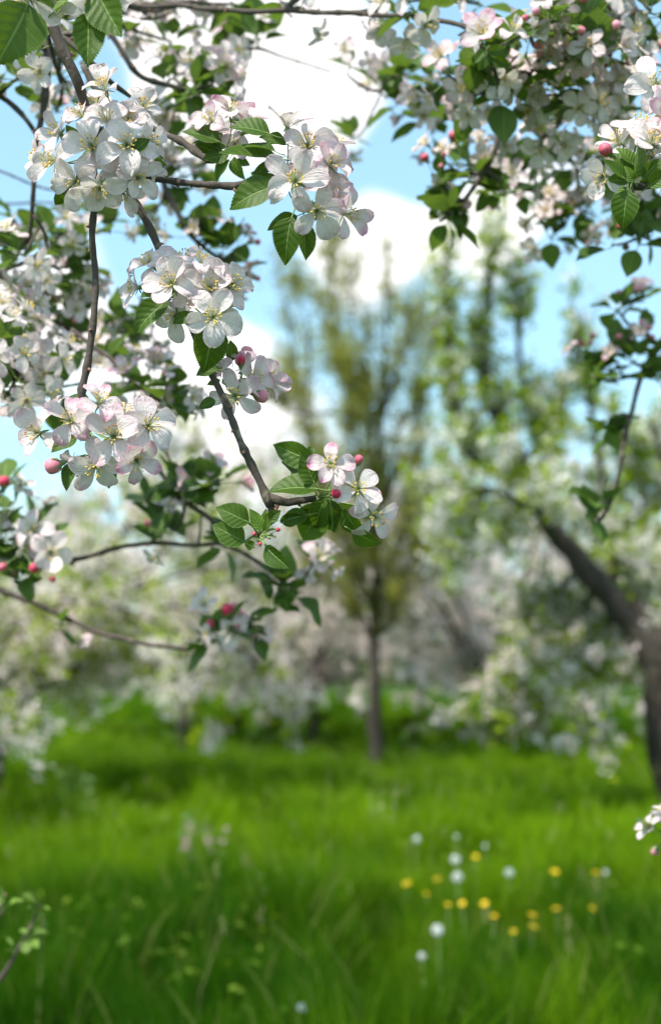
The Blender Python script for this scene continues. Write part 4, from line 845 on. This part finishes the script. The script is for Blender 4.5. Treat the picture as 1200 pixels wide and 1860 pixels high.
# centre: slim upright tree with many ascending stems
T = Tree(G3(680, 1350, 21), 'slim upright tree with many ascending olive-green stems in the middle of the orchard', 'upright_tree', seed=4)
base = T.o; top = PP(678, 1165, 21)
tr = T.limb([base - [0, 0, .1], base + [0.02, 0, .5], top], .12, .085, 'trunk', 10)
lead = T.limb([top, PP(684, 1050, 21), PP(680, 930, 21.1), PP(692, 760, 21), PP(700, 600, 21.1), PP(705, 440, 21)], .08, .008, 'limb', 8)
tw = T.twigs(lead, 30, .6, .009, .8, .6, .3, .35, 1)
for (px, py, dd, r0, k) in [(495, 450, .3, .04, 34), (522, 500, -.5, .04, 30), (560, 540, .8, .04, 30), (600, 450, .2, .04, 34), (632, 490, -.7, .04, 32), (665, 600, .9, .035, 26), (740, 560, -.8, .04, 28), (765, 500, .5, .04, 30), (800, 600, -.3, .035, 26), (530, 660, 1.0, .035, 26), (830, 720, .2, .035, 24), (610, 680, -1.1, .035, 24), (490, 720, -.2, .035, 22), (770, 700, 1.1, .035, 24),
                            (580, 820, -.9, .03, 22), (640, 760, -1.2, .03, 22), (810, 860, -.6, .03, 22), (540, 860, .7, .03, 22), (750, 820, -1.1, .03, 20), (850, 930, .4, .025, 16), (520, 980, -.3, .025, 16), (600, 960, -1., .025, 18), (780, 990, -.9, .025, 18)]:
    tip = PP(px, py, 21 + dd); j_ = int(T.r.uniform(0, .5) * len(lead) * (1.2 if py < 800 else .55)); st = lead[min(j_, len(lead) - 4)]; dx = tip - st
    q1 = st + np.array([dx[0] * .30, dx[1] * .34, dx[2] * .18]); mid = st + np.array([dx[0] * .66, dx[1] * .72, dx[2] * .5])
    pp = T.limb([st, q1, mid + T.r.normal(size=3) * .1, tip * .6 + mid * .4 + T.r.normal(size=3) * .14, tip], r0 * .8, .006, 'limb', 6)
    tw += T.twigs(pp, int(k * 1.1), .55, .008, .75, .65, .12, .35, 1)
T.finish_twigs(tw)
T.foliage('foliage', clumps(T.fine, 13, 3, 8, .07, T.r), .07, 'leaf_olive')

# right: leaning old fruit tree with white bloom and fresh leaves
T = Tree(G3(1215, 1400, 13.5), 'old leaning fruit tree with dark forked trunk, pale leaves and white bloom at the right', 'fruit_tree', seed=6)
D = 13.5
T.limb([T.o + [.1, 0, -.1], PP(1203, 1330, D), PP(1192, 1250, D), PP(1196, 1190, D)], .155, .13, 'trunk', 12)
m1 = T.limb([PP(1198, 1215, D), PP(1140, 1125, D), PP(1075, 1050, D - .1), PP(1010, 960, D - .1), PP(965, 885, D)], .128, .098, 'limb', 10)
m2 = T.limb([PP(1198, 1190, D), PP(1165, 1120, D + .3), PP(1110, 1050, D + .5), PP(1070, 990, D + .7)], .085, .05)
m3 = T.limb([PP(968, 890, D), PP(925, 800, D), PP(895, 730, D + .1), PP(878, 650, D + .1), PP(885, 540, D + .1), PP(895, 440, D + .1)], .105, .02)
m4 = T.limb([PP(968, 890, D), PP(880, 845, D - .3), PP(830, 780, D - .3), PP(815, 640, D - .3), PP(812, 430, D - .3)], .075, .018)
m5 = T.limb([PP(1000, 945, D), PP(960, 920, D - .6), PP(880, 890, D - 1), PP(810, 910, D - 1.2)], .05, .015)
m6 = T.limb([PP(1000, 950, D), PP(1000, 840, D + .2), PP(950, 700, D + .3), PP(940, 540, D + .3)], .055, .015)
m7 = T.limb([PP(1100, 1080, D), PP(1110, 960, D + .5), PP(1080, 800, D + .6), PP(1060, 650, D + .6)], .05, .014)
m8 = T.limb([PP(1190, 1190, D), PP(1250, 1050, D + .4), PP(1220, 900, D + .6), PP(1180, 760, D + .6)], .09, .02)
m9 = T.limb([PP(1060, 1030, D), PP(1000, 1080, D + .5), PP(930, 1150, D + .4), PP(900, 1230, D + .3)], .04, .01)
m10 = T.limb([PP(1120, 1110, D), PP(1080, 1180, D + .5), PP(1010, 1230, D + .7), PP(960, 1250, D + .7)], .04, .01)
m11 = T.limb([PP(1080, 1060, D), PP(1060, 1120, D + .4), PP(1050, 1200, D + .1), PP(1080, 1280, D - .4)], .035, .01)
m12 = T.limb([PP(940, 840, D), PP(1010, 780, D + .4), PP(1030, 700, D + .5), PP(1060, 560, D + .5)], .035, .01)
m13 = T.limb([PP(1100, 1080, D), PP(1130, 980, D + .8), PP(1170, 900, D + 1), PP(1140, 820, D + 1)], .04, .01)
tw = []; low = []
for pp, k in ((m3, 30), (m4, 30), (m6, 24), (m7, 12), (m12, 10)): tw += T.twigs(pp, k, .55, .010, .9, .5, .15, .3, 1)
for pp, k in ((m5, 14), (m8, 12), (m13, 12), (m2, 6)): tw += T.twigs(pp, k, .8, .012, .1, .8, .1, .5, 2)
hi = list(T.fine); T.fine = []; n_up = 2 * (30 + 30 + 24 + 12 + 10)
for pp, k in ((m9, 18), (m10, 18), (m11, 16)): tw += T.twigs(pp, k, .7, .010, -.1, .8, .1, .5, 2, .5)
lo = list(T.fine); T.finish_twigs(tw)
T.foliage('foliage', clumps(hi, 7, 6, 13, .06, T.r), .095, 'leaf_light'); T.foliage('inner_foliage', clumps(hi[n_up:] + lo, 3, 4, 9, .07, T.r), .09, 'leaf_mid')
T.foliage('blossoms', clumps(hi, 4.5, 12, 24, .045, T.r), .05, 'blossom_white', True)
T.foliage('middle_blossoms', clumps(hi[n_up:], 6, 12, 24, .045, T.r), .05, 'blossom_white', True)
T.foliage('low_blossoms', clumps(lo, 8, 12, 24, .045, T.r), .05, 'blossom_pink', True)
T.foliage('low_foliage', clumps(lo, 6, 6, 12, .06, T.r), .09, 'leaf_light')

def old_apple(base, label, h, spread, seed, nmain=9, leaf='leaf_mid', bl='blossom_pink', dens=1., droop=.5, lean=(0, 0), leafk=1., bs=.045, fork=.28, r0=.085, low=False):
    T = Tree(base, label, seed=seed); r = T.r; b = T.o
    f = b + np.array([lean[0] * .3, lean[1] * .3, h * fork]); T.limb([b - [0, 0, .1], b * .5 + f * .5 + r.normal(size=3) * .05, f], r0, r0 * .75, 'trunk', 10); tw = []
    for k in range(nmain):
        a = k * 2.399 + r.uniform(-.3, .3); e = r.uniform(.15, 1.1) if k else 1.3; tip = f + np.array([math.cos(a) * spread * math.cos(e * .8) + lean[0], math.sin(a) * spread * math.cos(e * .8) + lean[1], (h * (1 - fork)) * math.sin(e)])
        mid = (f + tip) / 2 + np.array([0, 0, .18 * h]) * (1 if e < .8 else .2) + r.normal(size=3) * .2
        end = tip - np.array([0, 0, droop * h * .35 * (e < .8)])
        pp = T.limb([f, f * .6 + mid * .4, mid, tip * .9 + mid * .1, end], r0 * .42, .010, 'limb', 6)
        tw += T.twigs(pp, 16, h * .22, .011, .1, .85, .2, .55, 2, droop * .8)
    T.finish_twigs(tw)
    T.foliage('blossoms', clumps(T.fine, 3.0 * dens, 14, 30, .05, r, drop=.2), bs * 1.1, bl, True)
    T.foliage('foliage', clumps(T.fine, 3.2 * leafk, 6, 14, .06, r, drop=.15), .095, leaf)
    return T
old_apple(G3(-10, 1300, 15.5), 'spreading apple tree in pink-white bloom with light leaves at the left', 3.9, 2.6, 31, 15, 'leaf_light', 'blossom_pink', 2.0, .25, leafk=1.4, lean=(.5, 0))
old_apple(G3(565, 1318, 26), 'broad apple tree in greyish white bloom behind the slim upright tree', 4.6, 3.2, 32, 13, 'leaf_mid', 'blossom_pink', 2.6, .9, leafk=.4, fork=.2)
old_apple(G3(330, 1320, 25), 'bloom-covered apple tree between the left tree and the middle', 5.0, 3.2, 33, 12, 'leaf_light', 'blossom_pink', 2.4, .7, leafk=.9, fork=.2)
old_apple(G3(900, 1300, 24), 'blossoming apple tree with low skirts behind the leaning fruit tree', 5.0, 3.4, 34, 13, 'leaf_mid', 'blossom_pink', 2.4, .9, leafk=.5, fork=.2)
old_apple(G3(1180, 1290, 27), 'pink-white apple tree farthest right behind the leaning trunk', 6.0, 3.6, 35, 13, 'leaf_light', 'blossom_pink', 2.3, .8, leafk=.5, fork=.22)
old_apple(G3(230, 1280, 55), 'distant apple tree in bloom at the far left of the orchard', 5.5, 3.6, 36, 12, 'leaf_light', 'blossom_white', 2.2, .8, leafk=.6, fork=.2)
old_apple(G3(480, 1275, 36), 'distant apple tree in bloom left of the upright tree', 7.2, 4.2, 37, 12, 'leaf_mid', 'blossom_white', 2.2, .8, leafk=.6, fork=.2, bs=.06)
old_apple(G3(760, 1275, 38), 'distant apple tree in bloom right of the upright tree', 7.6, 4.4, 38, 12, 'leaf_mid', 'blossom_white', 2.2, .8, leafk=.6, fork=.2, bs=.06)

# far wood closing the horizon and low brush under the trees
# near tree of the boughs: unseen crown added to shade the grass in front
T = Tree((-3.6, 2.6, 0.), 'unseen near apple tree in bloom, added outside the left edge to shade the grass', seed=90, group=None); r_ = T.r
f = T.o + [.3, .1, 2.3]; T.limb([T.o - [0, 0, .1], T.o + [.1, 0, 1.2], f], .16, .13, 'trunk', 10); tw = []
for k in range(9):
    a = k * .698; tip = np.array([-1.9 + 2.3 * math.cos(a), 3.7 + 2.1 * math.sin(a), 5.4 + .5 * math.sin(3 * a)]); mid = f * .5 + tip * .5 + [0, 0, .5]
    pp = T.limb([f, f * .6 + mid * .4, mid, tip], .07, .012); tw += T.twigs(pp, 9, .8, .010, .3, .8, .5, .4, 2)
T.finish_twigs(tw)
T.foliage('blossoms', clumps(T.fine, 4, 4, 8, .05, r_), .042, 'blossom_white', True); T.foliage('foliage', clumps(T.fine, 7, 4, 10, .08, r_), .06, 'leaf_mid')
def mass(name, label, cen, ext, n, size, mat, seed):
    r = np.random.default_rng(seed); k = max(8, n // 60); c = r.uniform(-1, 1, (k, 3)) * ext + cen; hsc = .55 + .45 * np.sin(c[:, 0] * .35 + seed) * np.sin(c[:, 0] * .13 + 1)
    c[:, 2] = gz(c[:, 0], c[:, 1]) + (c[:, 2] - (cen[2] - ext[2])) * hsc; pt = np.repeat(c, n // k, 0); pt = pt + r.normal(size=pt.shape) * [ext[2] * .22, ext[2] * .22, ext[2] * .14]; pt[:, 2] = np.maximum(pt[:, 2], gz(pt[:, 0], pt[:, 1]))
    tag(link(name, leaves_mesh(name, pt, size, M[mat])), label, None, None, 'stuff')
M['wood_far'] = mat_sheet('foliage_far', (.06, .10, .025), (.14, .17, .05), (.22, .3, .05), .35, .7, .4)
mass('far_wood', 'distant green wood along the horizon', np.array([0, 110, 4.6]), np.array([75, 7, 4.6]), 42000, .75, 'wood_far', 1)
mass('undergrowth', 'dark low brush under the middle trees', np.array([2.6, 28, .6]), np.array([7.5, 1.6, .35]), 12000, .10, 'leaf_mid', 2)

# broad-leaved weeds woven through the grass, and dry stalks
n_ = 26000; yy = np.sqrt(rng.uniform(3.5 ** 2, 26 ** 2, n_)); xx = rng.uniform(-1, 1, n_) * (2 + .26 * yy)
kp = np.array([mn.noise(Vector((a * .9, b_ * .7, 11))) for a, b_ in zip(xx, yy)]) > .08; xx, yy = xx[kp], yy[kp]
zz = gz(xx, yy) + rng.uniform(.10, .36, len(xx)); M['weed_leaf'] = mat_sheet('weed_leaf', (.06, .14, .01), (.22, .33, .03), (.3, .45, .01), .35, .6, .9, spec=.1)
tag(link('weeds', leaves_mesh('weeds', np.stack([xx, yy, zz], 1), .05, M['weed_leaf'], wid=.5, up=.8)), 'broad-leaved weeds mixed into the meadow grass', None, None, 'stuff')
mb = MB(); q_ = random.Random(4)
for k in range(220):
    y = math.sqrt(q_.uniform(20, 420)); x = q_.uniform(-1, 1) * (1 + .26 * y); z = float(gz(np.array(x), np.array(y))); h = q_.uniform(.32, .62); a = q_.uniform(0, 6.28); l = q_.uniform(.05, .3)
    tube(mb, [(x, y, z), (x + l * .3 * math.cos(a), y + l * .3 * math.sin(a), z + h * .6), (x + l * math.cos(a), y + l * math.sin(a), z + h)], [.0016, .0013, .0009], 3, 0, False)
    for j in range(5): blob(mb, (x + l * math.cos(a) + q_.uniform(-.008, .008), y + l * math.sin(a) + q_.uniform(-.008, .008), z + h + .012 * j - .03), .0045, 0, 4, 3, None, 1.8)
tag(link('grass_stalks', mb.mesh('grass_stalks', [mat_plain('dry_stalk', (.24, .25, .08))])), 'thin flowering grass stalks above the meadow', None, None, 'stuff')
# ------------------------------------------------------------------ meadow flowers
M['dand'] = mat_plain('dandelion_yellow', (.85, .58, .008)); M['fluff'] = mat_sheet('seed_fluff', (.78, .80, .78), (.85, .86, .84), (.9, .9, .9), .4, .8)
M['mauve'] = mat_plain('nettle_mauve', (.50, .28, .38)); M['pale_leaf'] = mat_sheet('pale_weed_leaf', (.14, .27, .08), (.26, .38, .18), (.3, .5, .1), .35, .35, 9., spec=.6)
def stem(h, rad=.002):
    mb = MB(); tube(mb, [(0, 0, 0), (.01, 0, h * .5), (0, .006, h)], rad, 5); return mb.mesh('stem', [M['green']])
def head_yellow():
    mb = MB(); r = random.Random(3)
    for ring, (n, L, e) in enumerate([(26, .021, .1), (22, .017, .5), (16, .012, .9), (10, .007, 1.3)]):
        for k in range(n):
            a = 6.283 * k / n + ring * .3; c, s_ = math.cos(a), math.sin(a); w_ = .0017; x1 = L * math.cos(e); z1 = L * math.sin(e) * .5 + ring * .0006
            mb.add([(-s_ * w_ * .4, c * w_ * .4, 0), (s_ * w_ * .4, -c * w_ * .4, 0), (c * x1 + s_ * w_, s_ * x1 - c * w_, z1), (c * x1 - s_ * w_, s_ * x1 + c * w_, z1)], [(0, 1, 2, 3)], 0)
    blob(mb, (0, 0, -.004), .007, 1, 8, 5, None, 1.2); return mb.mesh('flower_head', [M['dand'], M['sepal']])
def head_seed():
    mb = MB(); n = 170
    for k in range(n):
        z = 1 - 2 * (k + .5) / n; a = k * 2.39996; q = math.sqrt(1 - z * z); d = Vector((q * math.cos(a), q * math.sin(a), z)); p = d * .019
        t = d.cross(Vector((.3, .2, 1))).normalized(); b2 = d.cross(t); mb.add([d * .003, d * .003 + t * .0003, p + t * .0003, p], [(0, 1, 2, 3)], 0)
        for j in range(6):
            e1 = math.cos(j * 1.047) * t + math.sin(j * 1.047) * b2; e2 = math.cos(j * 1.047 + .28) * t + math.sin(j * 1.047 + .28) * b2
            mb.add([p, p + e1 * .0055 + d * .0035, p + e2 * .0055 + d * .0035], [(0, 1, 2)], 0)
    blob(mb, (0, 0, 0), .0045, 1, 8, 5); return mb.mesh('seed_head', [M['fluff'], M['sepal']], False)
HY, HS = head_yellow(), head_seed()
def meadow_flower(px, py, h, kind, label, k=1.):
    r = ray(px, py); p = None
    d = 3.
    while d < 40:
        q = CAM + r * d
        if q.z <= float(gz(q.x, q.y)) + h: p = q; break
        d += .02
    if p is None: return
    o = empty('dandelion' if kind == 'y' else 'dandelion_clock', (p.x, p.y, float(gz(p.x, p.y))), label, 'dandelion', 'yellow dandelions in the grass' if kind == 'y' else 'white dandelion clocks in the grass')
    o.rotation_euler.z = rnd.uniform(0, 6); link('stem', stem(h), o)
    link('flower_head' if kind == 'y' else 'seed_head', HY if kind == 'y' else HS, o, Matrix.Translation((0, .006, h)) @ Matrix.Rotation(R(38 if kind == 'y' else 0), 4, 'X') @ Matrix.Scale(k, 4) if kind != 'y' else Matrix.Translation((0, .006, h)) @ Matrix.Rotation(-o.rotation_euler.z, 4, 'Z') @ Matrix.Rotation(R(rnd.uniform(0, 40)), 4, 'X') @ Matrix.Rotation(R(rnd.uniform(-25, 25)), 4, 'Y') @ Matrix.Scale(k * rnd.uniform(.75, 1.1), 4))
ylab = {(740, 1606): 'yellow dandelion at the left end of the flower patch, broadest of the yellow heads', (794, 1598): 'yellow dandelion left of the big white clock in the patch', (776, 1625): 'yellow dandelion just below and right of the leftmost pair',
    (862, 1556): 'yellow dandelion highest in the patch, between two white clocks', (840, 1642): 'yellow dandelion below the big white clock', (881, 1642): 'yellow dandelion right of the one under the big clock',
    (895, 1664): 'dim yellow dandelion low in the middle of the patch', (933, 1693): 'lowest yellow dandelion of the patch', (967, 1662): 'yellow dandelion in the upper half of the right hand pair', (967, 1683): 'yellow dandelion in the lower half of the right hand pair',
    (1009, 1652): 'yellow dandelion right of the stacked pair', (1055, 1568): 'yellow dandelion high on the right of the patch', (1080, 1586): 'half hidden yellow dandelion beside the faint right clock', (1075, 1650): 'rightmost low yellow dandelion of the patch',
    (1008, 1584): 'faint yellow dandelion between the clocks on the right', (815, 1643): 'small dim yellow dandelion buried left of the middle'}
for (x, y), l in ylab.items(): meadow_flower(x, y, rnd.uniform(.29, .35) if l[:3] != 'dim' else .33, 'y', l, 1.15 if x == 740 else .92)
slab = {(757, 1524): 'white dandelion clock farthest back on the left of the patch', (832, 1594): 'biggest white dandelion clock in the middle of the patch', (828, 1562): 'white dandelion clock directly above the biggest one', (829, 1520): 'small white dandelion clock at the back above the stacked pair',
    (922, 1586): 'white dandelion clock alone right of the middle', (796, 1691): 'white dandelion clock nearest the viewer, low on the left', (769, 1737): 'faint tattered dandelion clock lowest in the grass', (1100, 1585): 'faint dandelion clock at the right of the patch', (879, 1537): 'tiny faint dandelion clock behind the highest yellow one', (550, 1832): 'tiny white dandelion clock at the bottom middle'}
for (x, y), l in slab.items():
    meadow_flower(x, y, .40 if 'faint' not in l else .34, 's', l, .55 if ('tiny' in l or 'small' in l) else (.6 if 'faint' in l else (1.1 if 'biggest' in l else .95)))
def weed(px, py, h, label, n, leafs, mat, size, seed, name='weed', cat='wild plant'):
    r = ray(px, py); d = 3.
    while d < 40:
        p = CAM + r * d
        if p.z <= float(gz(p.x, p.y)) + h: break
        d += .02
    o = empty(name, (p.x, p.y, float(gz(p.x, p.y))), label, cat); q = random.Random(seed); rg = np.random.default_rng(seed)
    for k in range(n):
        x, y = q.uniform(-.12, .12), q.uniform(-.1, .1); hh = h * q.uniform(.8, 1.12); mb = MB(); a = q.uniform(0, 6)
        pth = [(x, y, 0), (x * 1.2, y * 1.2, hh * .5), (x * 1.5 + .03 * math.cos(a), y * 1.5, hh)]; tube(mb, pth, .0025, 5)
        st = link('stem', mb.mesh('stem', [M['green']]), o)
        t = rg.uniform(.35, 1, leafs)[:, None]; c = np.array(pth[0]) * (1 - t) + np.array(pth[2]) * t + rg.normal(size=(leafs, 3)) * size * .5
        link('leaves', leaves_mesh('leaves', c, size, M[mat], wid=.45), o)
weed(150, 1400, .60, 'tall weed with pale shining leaves in the grass at the left', 4, 12, 'pale_leaf', .075, 1)
weed(320, 1485, .42, 'low pale-leaved weed in the grass left of the middle', 3, 9, 'pale_leaf', .06, 2)
weed(370, 1508, .40, 'mauve dead-nettle patch in the grass left of the middle', 7, 24, 'mauve', .040, 3)
weed(522, 1597, .38, 'small mauve dead-nettle clump in the grass near the centre', 4, 20, 'mauve', .038, 4)
weed(680, 1440, .47, 'dry brownish seed-head clump in the grass below the upright tree', 4, 14, 'mauve', .024, 5)
